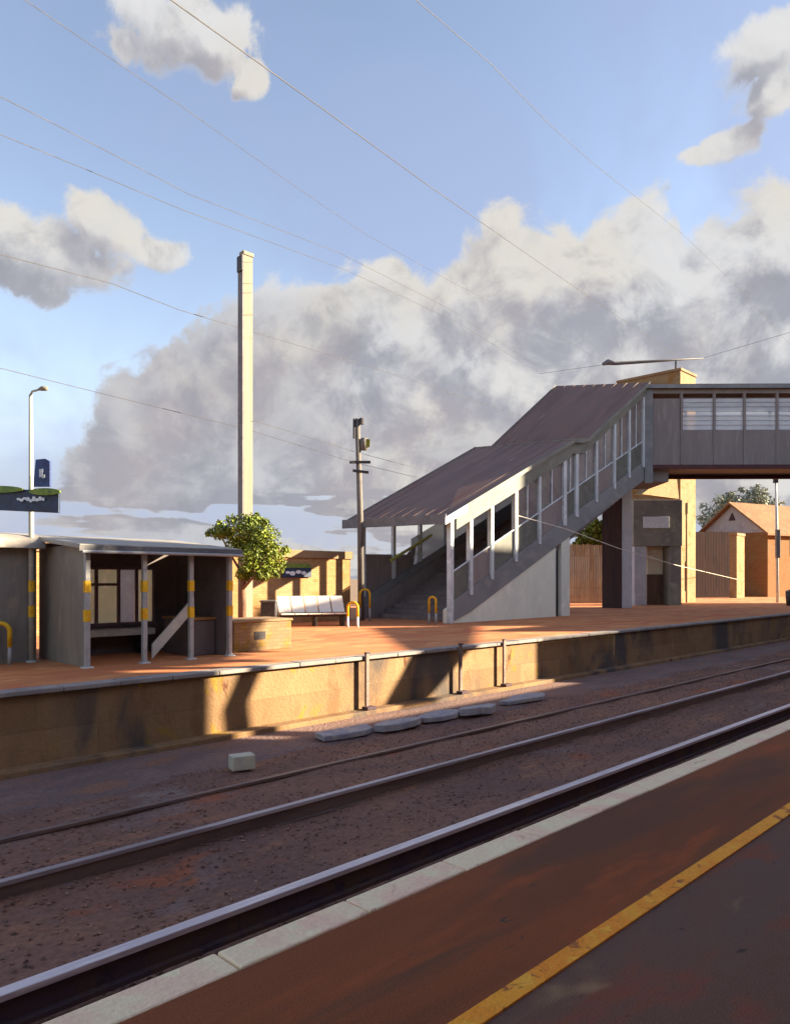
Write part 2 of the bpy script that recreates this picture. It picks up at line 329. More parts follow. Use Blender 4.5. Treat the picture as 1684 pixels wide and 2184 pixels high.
# near platform: body, edge paint, safety line
mb = MB(); mb.prism([T(-20, -1.995, -1.45), T(-20, -1.995, -0.02), T(-20, 2.84, -0.02), T(-20, 2.84, -0.2), T(-20, 2.6, -0.25), T(-20, 2.6, -1.45)], U * 90)
tag(mb.build('near_platform', M['near_brick'], origin=T(0, 0, -1.45)), None, None, kind='structure')
ribbon('near_platform_surface', [(1.74, 0), (2.665, 0)], -20, 70, M['near_platform'])
ribbon('near_platform_walkway', [(-1.99, 0), (1.74, 0)], -20, 70, M['near_back'])
mb = MB()
for i in range(82): mb.tbox(-8 + .75 * i, -8 + .75 * i + .742, 2.665 + .003 * (i * 7 % 3), 2.865 - .003 * (i * 5 % 3), -0.14, 0.006 + .001 * (i * 11 % 4))
tag(mb.build('near_platform_edge', M['edge_white'], origin=T(0, 2.7, -0.14), bevel=0.012), None, None, kind='structure')
mb = MB(); mb.tbox(-20, 70, 1.705, 1.795, -0.01, 0.008)
tag(mb.build('safety_line', M['yellow_line'], origin=T(0, 1.75, 0)), None, None, kind='structure')

# far platform
mb = MB(); mb.prism([T(-40, 11.62, -1.45), T(-40, 11.62, -0.13), T(-40, 11.62, -0.02), T(-40, 34, -0.02), T(-40, 34, -1.45)], U * 240)
tag(mb.build('far_platform', M['wall'], origin=T(0, 12, -1.45)), None, None, kind='structure')
ribbon('far_platform_surface', [(11.86, 0), (36, 0)], -40, 200, M['far_platform'])
mb = MB()
for i in range(130): mb.tbox(-10 + .9 * i, -10 + .9 * i + .89, 11.5 + .004 * (i * 7 % 3), 11.86, -0.06, 0.012 + .002 * (i * 11 % 4))
tag(mb.build('far_platform_coping', M['coping'], origin=T(0, 11.6, -0.1), bevel=0.015), None, None, kind='structure')
mb = MB(); mb.tbox(-40, 200, 11.30, 11.62, -1.45, -1.10)
tag(mb.build('far_platform_footing', M['wall'], origin=T(0, 11.4, -1.4), bevel=0.02), None, None, kind='structure')
ribbon('cess_path', [(9.75, -1.30), (10.1, -1.235), (11.3, -1.19)], -30, 110, M['cess'])

# rails
def rail(d, top, label, z=-1.0, web='rail_web', hw=.042):
    r = thing('rail', T(0, d, -1.27), label, 'rail', 'rails along the tracks')
    a, b = -30, 75
    hd = MB(); hd.tbox(a, b, d - hw, d + hw, z - .045, z); hd.build('rail_head', top, r, bevel=0.006)
    w = MB(); w.tbox(a, b, d - .012, d + .012, z - .2, z - .045); w.tbox(a, b, d - .075, d + .075, z - .235, z - .2)
    w.build('rail_web', M[web], r)
    return r
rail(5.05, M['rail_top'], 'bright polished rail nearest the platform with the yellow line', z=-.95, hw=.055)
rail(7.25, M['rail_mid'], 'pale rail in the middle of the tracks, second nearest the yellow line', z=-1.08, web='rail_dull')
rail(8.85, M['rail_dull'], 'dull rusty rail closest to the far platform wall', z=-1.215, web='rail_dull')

# ================================================================== FAR WALL SHADOW POSTS, BLOCKS
def shadow_post(px, label):  # dark posts built for narrow lines taken as shadows on the wall
    rt = (px - 842) / 1577; Z = 11.4 * R2 / (1 - rt); u = (rt * Z + Z) / R2
    r = thing('shadow_post', T(u, 11.42, -1.1), label, 'post', 'dark shadow posts against the platform wall')
    a = MB(); a.tbox(u - .045, u + .045, 11.44, 11.498, -1.1, 0.075); a.build('shaft', M['rail_dull'], r, bevel=.01)
    b = MB(); b.tbox(u - .13, u + .13, 11.305, 11.488, -1.098, -1.03); b.build('foot_plate', M['rail_web'], r, bevel=.01)
    c = MB(); c.tbox(u - .06, u + .06, 11.42, 11.498, 0.075, 0.105); c.build('cap', M['dark_metal'], r, bevel=.006)
shadow_post(787, 'leftmost dark shadow post on the sunlit platform wall, well clear of the broad diagonal shadow')
shadow_post(986, 'dark shadow post on the sunlit wall just right of the broad diagonal shadow')
shadow_post(1079, 'dark shadow post on the sunlit wall near where the shaded wall begins')

def concrete_block(px, py, s, label, ang):
    p = ground(px, py, -1.26)
    a = Vector((math.cos(ang), math.sin(ang), 0)); b = Vector((-a.y, a.x, 0))
    m = MB(); m.box(p - a * s * .6 - b * s * .4, a * s * 1.2, b * s * .8, (0, 0, s * .75))
    tag(m.build('concrete_block', M['block'], bevel=.02), label, 'block')
concrete_block(516, 1640, .30, 'pale concrete block standing alone on the ballast under the shaded wall end', 0.5)

def slab_piece(px, py, lx, ly, th, ang, label, sd_):
    r = random.Random(sd_); p = ground(px, py, -1.2); n = 9
    pts = [p + Vector((math.cos(t + ang) * lx * r.uniform(.8, 1.1), 0, 0)) * 1.0 + Vector((0, math.sin(t + ang) * ly * r.uniform(.8, 1.1), 0)) for t in [2 * math.pi * q / n for q in range(n)]]
    c, s_ = math.cos(math.pi / 4), math.sin(math.pi / 4)
    pts = [p + Vector(((q - p).x * c - (q - p).y * s_, (q - p).x * s_ + (q - p).y * c, 0)) - UP * .04 + UP * r.uniform(0, .05) for q in pts]
    m = MB(); m.prism(pts, (0, 0, th)); tag(m.build('broken_paver', M['slab'], bevel=.015), label, 'paver', 'broken grey slabs along the platform wall')
for a in ((735, 1566, .75, .30, .10, 'broken grey slab on the ballast below the leftmost shadow post', 1), (845, 1550, .60, .26, .13, 'broken grey slab under the foot of the broad diagonal shadow', 2),
          (935, 1530, .70, .28, .10, 'broken grey slab left of the middle shadow post', 3), (1018, 1520, .55, .22, .15, 'thickest grey slab, just right of the middle shadow post', 4), (1120, 1492, .95, .25, .09, 'long grey slab near the shaded end of the wall', 5)):
    slab_piece(a[0], a[1], a[2], a[3], a[4], .3, a[5], a[6])

# ================================================================== SHELTER
SU, SD = 5.66, 13.72
sh = thing('waiting_shelter', T(SU, SD), 'grey open-fronted waiting shelter with yellow-banded posts and a pale roof', 'shelter')
m = MB(); m.tbox(SU - .0, SU + .10, SD + .12, SD + 2.42, 0, 2.3); m.build('side_wall', M['shelter_wall'], sh)
m = MB()
# back wall with window opening left out (u range)
bu0, bu1 = SU + .10, SU + 3.14
bd = SD + 2.3
w0, w1, wz0, wz1 = SU + .62, SU + 2.52, .62, 1.92
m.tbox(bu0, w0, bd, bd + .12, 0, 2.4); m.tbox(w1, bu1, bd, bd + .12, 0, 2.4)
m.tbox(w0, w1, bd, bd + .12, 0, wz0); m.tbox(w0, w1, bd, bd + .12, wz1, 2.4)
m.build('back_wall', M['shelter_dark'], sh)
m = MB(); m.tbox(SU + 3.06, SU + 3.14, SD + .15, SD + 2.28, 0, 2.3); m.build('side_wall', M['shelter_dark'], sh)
win = MB()
win.tbox(w0, w1, bd - .03, bd + .03, wz0, wz0 + .06); win.tbox(w0, w1, bd - .03, bd + .03, wz1 - .06, wz1)
for x in (w0, w0 + .50, w0 + 1.0, w0 + 1.42, w1 - .06): win.tbox(x, x + .06, bd - .03, bd + .03, wz0 + .06, wz1 - .06)
win.tbox(w0 + .06, w0 + 1.0, bd - .032, bd + .028, 1.50, 1.56)
wf = win.build('window', M['frame_plum'], sh)
for x0, x1, mt in ((w0 + .06, w0 + .50, 'pane_green'), (w0 + .56, w0 + 1.0, 'pane_green'), (w0 + 1.06, w0 + 1.42, 'pane_lilac'), (w0 + 1.48, w1 - .06, 'pane_green')):
    q = MB(); q.tbox(x0, x1, bd + .032, bd + .05, wz0 + .06, wz1 - .06); q.build('pane', M[mt], wf)
# roof rising to the back
rz = [(SD - .22, 2.20), (SD - .22, 2.29), (SD + 2.6, 2.58), (SD + 2.6, 2.49)]
m = MB(); m.prism([T(SU - .22, d, z) for d, z in rz], U * 3.42)
m.build('roof', M['shelter_roof'], sh, bevel=.012)
m = MB(); m.tbox(SU - .24, SU + 3.22, SD - .25, SD - .223, 2.15, 2.27); m.build('fascia', M['fascia_dark'], sh)
m = MB(); m.tube([T(SU - .2, SD - .285, 2.15), T(SU + 3.18, SD - .285, 2.15)], .03); m.build('gutter', M['grey_post'], sh)
for off in (0, 1.12, 2.13, 3.05):
    u = SU + off
    p = MB(); p.tbox(u - .045, u + .045, SD - .045, SD + .045, 0, 2.17); po = p.build('post', M['grey_post'], sh, bevel=.008)
    for z in (.86, 1.40):
        b = MB(); b.tbox(u - .052, u + .052, SD - .052, SD + .052, z, z + .22); b.build('band', M['yellow'], po)
    b = MB(); b.tbox(u - .09, u + .09, SD - .09, SD + .09, 0.002, .025); b.build('foot_plate', M['stair_post'], po)
m = MB(); m.tbox(SU + .5, SU + 2.25, SD + 1.75, SD + 2.25, .42, .56); bs_ = m.build('bench_slab', M['bench_pale'], sh, bevel=.015)
for u in (SU + .7, SU + 1.95):
    m = MB(); m.tbox(u, u + .08, SD + 1.85, SD + 2.15, 0, .42); m.build('bench_leg', M['dark_metal'], sh)
# leaning pale board
m = MB(); a0 = T(7.15, 14.12, .02); a1 = T(8.12, 14.16, .98)
m.prism([a0, a1, a1 + Vector((0, 0, .3)), a0 + Vector((0, 0, .3))], D * .05)
tag(m.build('board', M['bench_pale'], bevel=.01), 'pale grey board leaning aslant inside the shelter between the third and fourth spaces', 'board')
# dark storage box at the right end
bx = thing('storage_box', T(SU + 2.75, SD + 1.2), 'dark box with a sunlit lid at the right end of the shelter', 'box')
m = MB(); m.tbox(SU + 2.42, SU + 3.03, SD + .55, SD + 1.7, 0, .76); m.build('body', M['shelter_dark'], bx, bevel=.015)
m = MB(); m.tbox(SU + 2.39, SU + 3.05, SD + .51, SD + 1.74, .762, .82); m.build('lid', M['ochre'], bx, bevel=.01)

# hut at the left
hu = thing('platform_hut', T(3, 15.5), 'dark grey platform hut at the left edge, behind the lamp pole', 'hut')
m = MB(); m.tbox(-2.5, 5.42, 15.6, 18.6, 0, 2.25); m.build('wall', M['shelter_wall'], hu)
m = MB(); m.prism([T(-2.8, d, z) for d, z in ((15.3, 2.253), (15.32, 2.36), (15.42, 2.45), (15.6, 2.52), (16.0, 2.58), (18.8, 2.7), (18.8, 2.253))], U * 8.3); m.build('roof', M['shelter_roof'], hu, bevel=.012)
m = MB(); m.tbox(4.5, 4.56, 15.57, 15.598, 0.05, 2.1); m.tbox(3.4, 3.46, 15.57, 15.598, 0.05, 2.1); m.tbox(3.46, 4.5, 15.57, 15.598, 2.04, 2.1); m.build('door_frame', M['shelter_dark'], hu)

# ================================================================== HOOPS
def hoop(base, w, h, dirv, label, blue=False):
    r = thing('hoop_rail', base, label, 'hoop rail', 'yellow hoop rails on the far platform')
    a = Vector(dirv).normalized() * (w / 2); b0 = Vector(base)
    hs = h * .42
    for s in (-1, 1):
        q = MB(); q.tube([b0 + a * s, b0 + a * s + UP * hs], .04); q.build('leg', M['sign_white'] if blue else M['grey_post'], r, smooth=True)
    q = MB(); pts = [b0 - a + UP * hs]
    for i in range(0, 13):
        an = math.pi * (1 - i / 12)
        pts.append(b0 + a * math.cos(an) + UP * (h - w / 2 + math.sin(an) * w / 2))
    pts.append(b0 + a + UP * hs)
    q.tube(pts, .045); q.build('hoop', M['yellow'], r, smooth=True)
hoop(ground(2, 1418), .32, .80, (1, .25, 0), 'yellow hoop rail at the left edge in front of the dark hut')
hoop(ground(752, 1338), .36, .86, (1, -.3, 0), 'yellow-topped hoop rail with white legs at the right end of the white bench', True)
hoop(ground(778, 1325), .4, 1.25, (1, .3, 0), 'yellow hoop rail at the foot of the utility pole')
hoop(ground(944, 1333) + D * .5, .28, 1.0, (1, -.6, 0), 'yellow hoop rail just inside the foot of the stairs')

# ================================================================== LAMP POLE + SIGNS
lb = ground(68, 1412)
lp = thing('lamp_post', lb, 'slender lamp post with yellow bands and a short arm in front of the dark hut', 'lamp post')
Zl = lb.y
m = MB(); top = at(66, 842, Zl); m.tube([lb, at(67, 1100, Zl), top], [.055, .05, .035], 10); sp = m.build('pole', M['lamp_pole'], lp, smooth=True)
for y0, y1 in ((1238, 1262), (1292, 1316)):
    b = MB(); b.tube([at(68, y1, Zl), at(68, y0, Zl)], .064, 10); b.build('band', M['yellow'], sp)
b = MB(); b.tube([lb + UP * .002, lb + UP * .03], .11, 10); b.build('foot_plate', M['stair_post'], sp)
m = MB(); m.tube([top, top + Vector((.04, -.02, .06)), top + Vector((.20, -.04, .10))], .022, 8); m.build('arm', M['lamp_pole'], lp, smooth=True)
m = MB(); c = top + Vector((.19, -.04, .10)); m.tube([c, c + Vector((.06, 0, .015)), c + Vector((.15, 0, .012)), c + Vector((.17, 0, .01))], [.03, .05, .045, .02], 10); m.build('lamp_head', M['mast'], lp, smooth=True)

sv = thing('vertical_sign', at(90, 1040, Zl - .1), 'small upright navy sign fixed beside the lamp post above the green-topped board', 'sign')
Zs = Zl - .12
m = MB(); m.prism([at(71, 1038, Zs), at(107, 1038, Zs - .05), at(107, 984, Zs - .05), at(96, 978, Zs - .04), at(76, 980, Zs)], (0.005, .05, 0)); m.build('board', M['navy'], sv, bevel=.008)
m = MB()
for x0, y0, x1, y1 in ((84, 1018, 91, 1000), (84, 1002, 92, 1008), (90, 1020, 96, 1012)):
    m.prism([at(x0, y0, Zs - .06), at(x1, y0 - 1, Zs - .065), at(x1, y1, Zs - .065), at(x0, y1 + 1, Zs - .06)], (0, .004, 0))
m.build('marking', M['stair_post'], sv)

sb = thing('name_board', at(30, 1095, Zl - .2), 'wide dark navy platform board with green crest and pale lettering on the lamp post', 'sign')
Zb = Zl - .17
m = MB(); m.prism([at(-90, 1084, Zb + .25), at(125, 1094, Zb - .1), at(126, 1046, Zb - .1), at(-90, 1040, Zb + .25)], (0.01, .06, 0)); m.build('board', M['navy_dark'], sb, bevel=.01)
m = MB()
for x0, x1, yc, hh in ((-60, 52, 1044, 7.5), (64, 131, 1049, 7.5)):
    pts = []
    for i in range(20):
        t = 2 * math.pi * i / 20
        x = (x0 + x1) / 2 + (x1 - x0) / 2 * math.cos(t); y = yc + hh * math.sin(t)
        zz = Zb + .25 - .35 * (x + 90) / 215 - .025
        pts.append(at(x, y, zz))
    m.prism(pts, (0, -.05, 0))
m.build('crest', M['sign_green'], sb)
m = MB(); rr = random.Random(3)
for i in range(9):   # illegible brushed lettering, as in the view
    x = 40 + i * 6.6; y = 1066 + rr.uniform(-3, 3); w = rr.uniform(5, 8); h = rr.uniform(6, 12)
    zz = Zb + .25 - .35 * (x + 90) / 215 - .032
    pts = [at(x + w * .6 * math.cos(t) , y + h * .5 * math.sin(t) * (1 if i % 2 else .7), zz) for t in [2 * math.pi * k / 10 for k in range(10)]]
    m.prism(pts, (0, -.006, 0))
m.build('lettering', M['sign_white'], sb)

# ================================================================== CREAM MAST
mp_ = at(526, 0, 24); mbz = Vector((mp_.x, 24, 0))
ms = thing('overhead_mast', mbz, 'tall cream overhead-line mast rising behind the tree and shelter', 'mast')
zt = EYE + (1235 - 548) / 1577 * 24
a = U * .22; b = D * .36
m = MB(); m.box(mbz - a / 2 * 1.0 - b / 2, U * .22, D * .36, (0, 0, zt)) if False else m.box(mbz - U * .17 - D * .1, U * .34, D * .26, (0, 0, zt))
m.build('column', M['mast'], ms, bevel=.012)
m = MB(); m.box(mbz - U * .20 - D * .13 + UP * (zt + .001), U * .40, D * .26, (0, 0, .13)); m.build('cap', M['mast'], ms, bevel=.02)
m = MB(); m.box(mbz - U * .225 - D * .105, U * .053, D * .27, (0, 0, zt - .002)); m.build('shade_plate', M['fascia_dark'], ms)  # dark plate puts the mast's shaded left side into colour
m = MB(); m.box(mbz - U * .285 - D * .16 + UP * (zt - .55), U * .058, D * .3, (0, 0, .5)); m.build('bracket', M['dark_metal'], ms, bevel=.01)
m = MB(); m.box(mbz - U * .3 - D * .3 + UP * .001, U * .6, D * .6, (0, 0, .3)); m.build('footing', M['block'], ms, bevel=.02)

# ================================================================== TREES
def crown_mesh(clumps, n, size, rnd):
    m = MB(); full = list(clumps)
    for (c, r, sq, w) in clumps:
        for q in range(4):
            v = Vector((rnd.gauss(0, 1), rnd.gauss(0, 1), rnd.gauss(0.3, 1))).normalized()
            full.append((Vector(c) + Vector((v.x, v.y, v.z * sq)) * r * rnd.uniform(.95, 1.2), r * rnd.uniform(.2, .38), 1.0, w * .09))
    clumps = full; tot = sum(c[3] for c in clumps)
    for (c, r, sq, w) in clumps:
        c = Vector(c)
        for i in range(int(n * w / tot)):
            v = Vector((rnd.gauss(0, 1), rnd.gauss(0, 1), rnd.gauss(0, 1))).normalized()
            v *= r * (rnd.random() ** 0.45) * rnd.uniform(.85, 1.12); v.z *= sq
            p = c + v; s = size * rnd.uniform(.6, 1.3)
            nrm = (v.normalized() * .8 + Vector((rnd.uniform(-1, 1), rnd.uniform(-1, 1), rnd.uniform(-.3, 1)))).normalized()
            t = nrm.cross(Vector((rnd.uniform(-1, 1), rnd.uniform(-1, 1), rnd.uniform(-1, 1)))).normalized(); b = nrm.cross(t)
            k = len(m.v)
            m.v += [p - t * s, p - b * s * .45 + nrm * s * .1, p + t * s, p + b * s * .45 + nrm * s * .1]
            m.f.append((k, k + 1, k + 2, k + 3))
    return m

def tree(name, base, trunk_pts, radii, branches, clumps, n, size, mat, label, cat='tree', seed=1, group=None):
    rnd = random.Random(seed)
    t = thing(name, base, label, cat, group)
    if trunk_pts:
        m = MB(); m.tube(trunk_pts, radii, 9)
        for pts, r0 in branches: m.tube(pts, r0, 6, r1=r0 * .35)
        m.build('trunk', M['bark'], t, smooth=True)
    crown_mesh(clumps, n, size, rnd).build('crown', mat, t)
    return t

Zt = 23.0
tb = Vector((at(516, 0, Zt).x, Zt, 0))
def tp(px, py, dz=0): return at(px, py, Zt + dz)
tree('leafy_tree', tb, [tb, tp(518, 1290), tp(516, 1255), tp(528, 1200), tp(530, 1150)], [.13, .11, .10, .08, .04],
     [([tp(516, 1258), tp(545, 1225, -.4), tp(565, 1190, -.5)], .06), ([tp(520, 1230), tp(490, 1180, .4), tp(470, 1140, .5)], .05), ([tp(527, 1200), tp(545, 1150, .3), tp(550, 1120, .3)], .05)],
     [(tp(528, 1126), .58, .8, 3), (tp(474, 1134, .2), .42, .6, 2), (tp(562, 1150, -.2), .54, 1.1, 3), (tp(577, 1190), .50, 1.1, 3), (tp(540, 1190, -.3), .5, 1.0, 3),
      (tp(560, 1222, -.3), .36, .7, 2), (tp(522, 1225), .30, .7, 1.2), (tp(510, 1165, .4), .45, .8, 2), (tp(545, 1110), .3, .6, 1.2)],
     11000, .058, M['leaf'], 'small round bright green tree at the right end of the shelter', seed=4)

# ================================================================== PLANTER, BIN, BENCH
pb = ground(490, 1390); pe = ground(560, 1386)
pl = thing('brick_planter', T(10.3, 14.4), 'low sunlit brick planter wall beside the shelter with a small dark vent', 'planter')
pu0, pu1, pd0, pd1 = 9.15, 10.75, 14.25, 15.25
m = MB(); m.tbox(pu0, pu1, pd0, pd1, 0, .66); m.build('wall', M['planter'], pl, bevel=.015)
m = MB(); m.tbox(pu0 - .03, pu1 + .03, pd0 - .03, pd1 + .03, .662, .72); m.build('coping', M['ochre_top'], pl, bevel=.012)
m = MB(); m.tbox(pu0 + .55, pu0 + .85, pd0 - .012, pd0 - .002, .26, .44); m.build('vent', M['dark_metal'], pl)

bz = 25.2
bn = Vector((at(574, 0, bz).x, bz, 0))
b_ = thing('litter_bin', bn, 'dark square bin at the left end of the white bench', 'bin')
m = MB(); m.box(bn - Vector((.25, .25, 0)), (.5, 0, 0), (0, .5, 0), (0, 0, .86)); m.build('body', M['dark_metal'], b_, bevel=.02)
m = MB(); m.box(bn - Vector((.28, .28, -.862)), (.56, 0, 0), (0, .56, 0), (0, 0, .07)); m.build('lid', M['fascia_dark'], b_, bevel=.02)

# bench: five white seat panels seen from the front
c0 = ground(598, 1338); c0.z = 0
bd_ = Vector((1, .34, 0)).normalized(); bk = Vector((-.34, 1, 0)).normalized()
be = thing('platform_bench', c0, 'long white platform bench with separate back panels in the sun', 'bench')
W = 2.4
def bp(s, t, z): return c0 + bd_ * s + bk * t + UP * z
for i in range(5):
    s0 = i * W / 5 + .02; s1 = (i + 1) * W / 5 - .02; lean = -.10
    m = MB(); m.prism([bp(s0, .42, .48), bp(s1, .42, .48), bp(s1 + lean * .5, .64, 1.05), bp(s0 + lean * .5, .64, 1.05)], bk * .04); m.build('backrest', M['white'], be, bevel=.012)
    m = MB(); m.prism([bp(s0, -.03, .42), bp(s1, -.03, .42), bp(s1, .44, .40), bp(s0, .44, .40)], (0, 0, .05)); m.build('seat', M['white'], be, bevel=.012)
m = MB(); m.box(bp(0, .15, .33), bd_ * W, bk * .08, (0, 0, .07)); m.build('beam', M['dark_metal'], be)
for s in (.15, W / 2, W - .2):
    m = MB(); m.box(bp(s, .0, 0), bd_ * .07, bk * .5, (0, 0, .33)); m.build('leg', M['dark_metal'], be, bevel=.01)

# ================================================================== OCHRE STATION WALL + SIGN
WD = 22.4
ow = thing('station_wall', T(17, WD), 'long sunlit ochre brick wall behind the tree and bench', 'wall')
m = MB(); m.tbox(7.5, 19.85, WD, WD + .4, 0, 2.45); m.build('brickwork', M['ochre'], ow)
m = MB(); m.tbox(7.4, 19.93, WD - .07, WD + .47, 2.453, 2.75); m.build('parapet', M['ochre_top'], ow, bevel=.015)
Zo = 27.4
sg = thing('wall_sign', at(634, 1234, Zo - .5), 'small dark sign with a green top on the ochre wall right of the tree', 'sign')
def on_wall(px, py, dd=0):
    rt = (px - 842) / 1577; Z = (WD - .1 - dd) * R2 / (1 - rt); return at(px, py, Z)
m = MB(); m.prism([on_wall(603, 1232), on_wall(664, 1231), on_wall(664, 1207), on_wall(603, 1207)], D * .08); m.build('board', M['navy_dark'], sg, bevel=.01)
m = MB(); m.prism([on_wall(602, 1211, .02), on_wall(665, 1211, .02), on_wall(660, 1203, .02), on_wall(612, 1202, .02)], D * .1); m.build('crest', M['sign_green'], sg)
m = MB()
for x, y, w, h in ((614, 1221, 5, 3), (624, 1223, 6, 5), (637, 1220, 6, 4), (648, 1222, 5, 4)):
    m.prism([on_wall(x + w * math.cos(t), y + h * math.sin(t), .025) for t in [k * math.pi / 4 for k in range(8)]], D * .02)
m.build('lettering', M['sign_white'], sg)

# ================================================================== UTILITY POLE
Zp = 29.5
pbz = Vector((at(770, 0, Zp).x, Zp, 0))
up = thing('utility_pole', pbz, 'weathered utility pole with short crossarms beside the stair canopy', 'pole')
def pp(px, py, dz=0): return at(px, py, Zp + dz)
m = MB(); m.tube([pbz, pp(768, 1100), pp(762, 893)], [.13, .12, .10], 10); m.build('shaft', M['pole_wood'], up, smooth=True)
m = MB(); m.box(pp(745, 988, -.2), pp(790, 988, -.2) - pp(745, 988, -.2), (0, .1, 0), (0, 0, .1)); m.build('crossarm', M['dark_metal'], up)
m = MB(); m.box(pp(752, 1006, -.2), pp(786, 1010, -.2) - pp(752, 1006, -.2), (0, .1, 0), (0, 0, .1)); m.build('crossarm', M['dark_metal'], up)
m = MB(); m.tube([pp(755, 935, -.1), pp(755, 893, -.1)], .05); m.tube([pp(771, 905, -.1), pp(771, 892, -.1)], .09); m.build('insulator', M['dark_metal'], up)
m = MB(); m.tube([pp(776, 960, -.1), pp(776, 935, -.1)], .14, 10); m.build('transformer', M['pole_wood'], up, smooth=True)
m = MB(); m.prism([pp(779, 954, -.2), pp(788, 953, -.2), pp(789, 937, -.2), pp(780, 936, -.2)], (0, .08, 0)); m.build('marker', M['leaf_lime'], up)

# ================================================================== FOOTBRIDGE
FU, FD, FW = 20.82, 17.93, 5.1
def S(t, s, z): return T(FU + t, FD + s, z)
fb = thing('footbridge', S(0, 0, 0), 'covered grey footbridge with a long roofed stair and a glazed span on the right', 'footbridge')
def strz(t): return .75 + 7.0 * t / 15.4
RT = 8.2; RL = 9.4; RE = 15.4
def rz_(t):
    if t < RT: return 4.0 + 3.75 * t / RT
    if t < RL: return 7.75 + .2 * (t - RT) / (RL - RT)
    return 7.95 + 3.7 * (t - RL) / (RE - RL)
# grey side wall under the lower flight
m = MB(); m.prism([S(.0, .06, 0), S(7.15, .06, 0), S(7.15, .06, strz(7.15) - .35), S(0, .06, strz(0) - .25)], D * .3); m.build('side_wall', M['stair_wall'], fb)
m = MB(); m.prism([S(7.55, .03, 0), S(8.25, .03, 0), S(8.25, .03, strz(8.25) - .9), S(7.55, .03, strz(7.55) - .9)], D * .5); m.build('side_pier', M['stair_wall'], fb, bevel=.01)
m = MB(); m.prism([S(7.15, .2, 0), S(7.55, .2, 0), S(7.55, .2, strz(7.55) - .6), S(7.15, .2, strz(7.15) - .6)], D * .1); m.build('recess', M['dark_metal'], fb)
# rear side wall
m = MB(); m.prism([S(.0, FW - .3, 0), S(8.2, FW - .3, 0), S(8.2, FW - .3, strz(8.2) - .35), S(0, FW - .3, strz(0) - .3)], D * .25); m.build('side_wall', M['brown_panel'], fb)
for s0 in (0.0, FW - .14):
    m = MB(); m.prism([S(0, s0, max(0, strz(0) - .9)), S(1.2, s0, strz(1.2) - .9), S(RE, s0, strz(RE) - .95), S(RE, s0, strz(RE)), S(0, s0, strz(0))], D * .14)
    m.build('stringer', M['stringer'], fb, bevel=.012)
# treads
m = MB(); nst = 36; run = 14.4 / nst; ris = 7.0 / nst
pts = []
for i in range(nst):
    pts += [S(.9 + run * i, .16, ris * i), S(.9 + run * i, .16, ris * (i + 1))]
pts += [S(RE, .16, 7.0), S(RE, .16, 6.75)]
pts += [S(1.2, .16, 0.0)]
n0 = len(m.v)
# build stair as separate step boxes with a sloping soffit
for i in range(nst):
    t0 = .9 + run * i
    m.prism([S(t0, .16, max(0.003, ris * i - .25)), S(t0, .16, ris * (i + 1)), S(t0 + run - .003, .16, ris * (i + 1)), S(t0 + run - .003, .16, max(0.003, ris * i - .1))], D * (FW - .32))
m.build('steps', M['steps'], fb)
# balustrade screens between posts
NP = [0.06, 1.2, 2.5, 4.1, 5.8, 7.75, 8.75, 10.5, 12.2, 13.7, 15.2]
for i in range(len(NP) - 1):
    a, b = NP[i] + .1, NP[i + 1] - .1
    low = 1.05
    m = MB(); m.prism([S(a, .05, strz(a) + .003), S(b, .05, strz(b) + .003), S(b, .05, strz(b) + low), S(a, .05, strz(a) + low)], D * .04)
    m.build('balustrade', M['olive_panel'] if i % 3 != 1 else M['brown_panel'], fb)
    if i >= 3:
        m = MB(); m.prism([S(a, .06, strz(a) + low + .003), S(b, .06, strz(b) + low + .003), S(b, .06, rz_(b) - .45), S(a, .06, rz_(a) - .45)], D * .02)
        m.build('mesh_screen', M['mesh_panel'], fb)
    q_ = (a + b) / 2; m = MB()
    if i >= 3: m.box(S(q_ - .035, .0, strz(q_) + low + .003), U * .07, D * .05, (0, 0, rz_(q_) - .4 - strz(q_) - low)).build('mid_post', M['stair_post'], fb)
    m = MB(); m.tube([S(a - .1, .02, strz(a - .1) + low + .05), S(b + .1, .02, strz(b + .1) + low + .05)], .035, 6); m.build('handrail', M['stair_post'], fb)
for i, t in enumerate(NP):
    m = MB(); w = .09 if i not in (5, 6) else .13
    m.box(S(t - w, -.05, strz(t) - .25 if t > .5 else 0.0), U * 2 * w, D * .2, (0, 0, rz_(t) - (strz(t) - .25 if t > .5 else 0) - .02)); m.build('post', M['stair_post'], fb, bevel=.01)
# rear side
for t in (.3, 2.1, 3.8, 5.6, 7.4, 9.2, 11, 12.8, 14.6):
    m = MB(); m.box(S(t - .08, FW - .1, strz(t) - .2 if t > .5 else 0), U * .16, D * .16, (0, 0, rz_(t) - (strz(t) - .2 if t > .5 else 0) + .12)); m.build('post', M['stair_post'], fb, bevel=.01)
m = MB(); m.prism([S(.2, FW + .02, .05), S(3.0, FW + .02, .05), S(3.6, FW + .02, strz(3.6) + .9), S(3.0, FW + .02, 2.75), S(.2, FW + .02, 2.7)], D * .05); m.build('rear_screen', M['brown_panel'], fb)
m = MB(); m.prism([S(3.2, FW - .06, strz(3.2)), S(RE, FW - .06, strz(RE)), S(RE, FW - .06, strz(RE) + 1.25), S(3.2, FW - .06, strz(3.2) + 1.25)], D * .04); m.build('rear_balustrade', M['rear_mesh'], fb)
# inner handrail with a yellow-green end
m = MB(); m.tube([S(1.6, FW - .35, 2.45), S(4.2, FW - .35, 3.65)], .07, 8); m.build('inner_handrail', M['lime_paint'], fb)
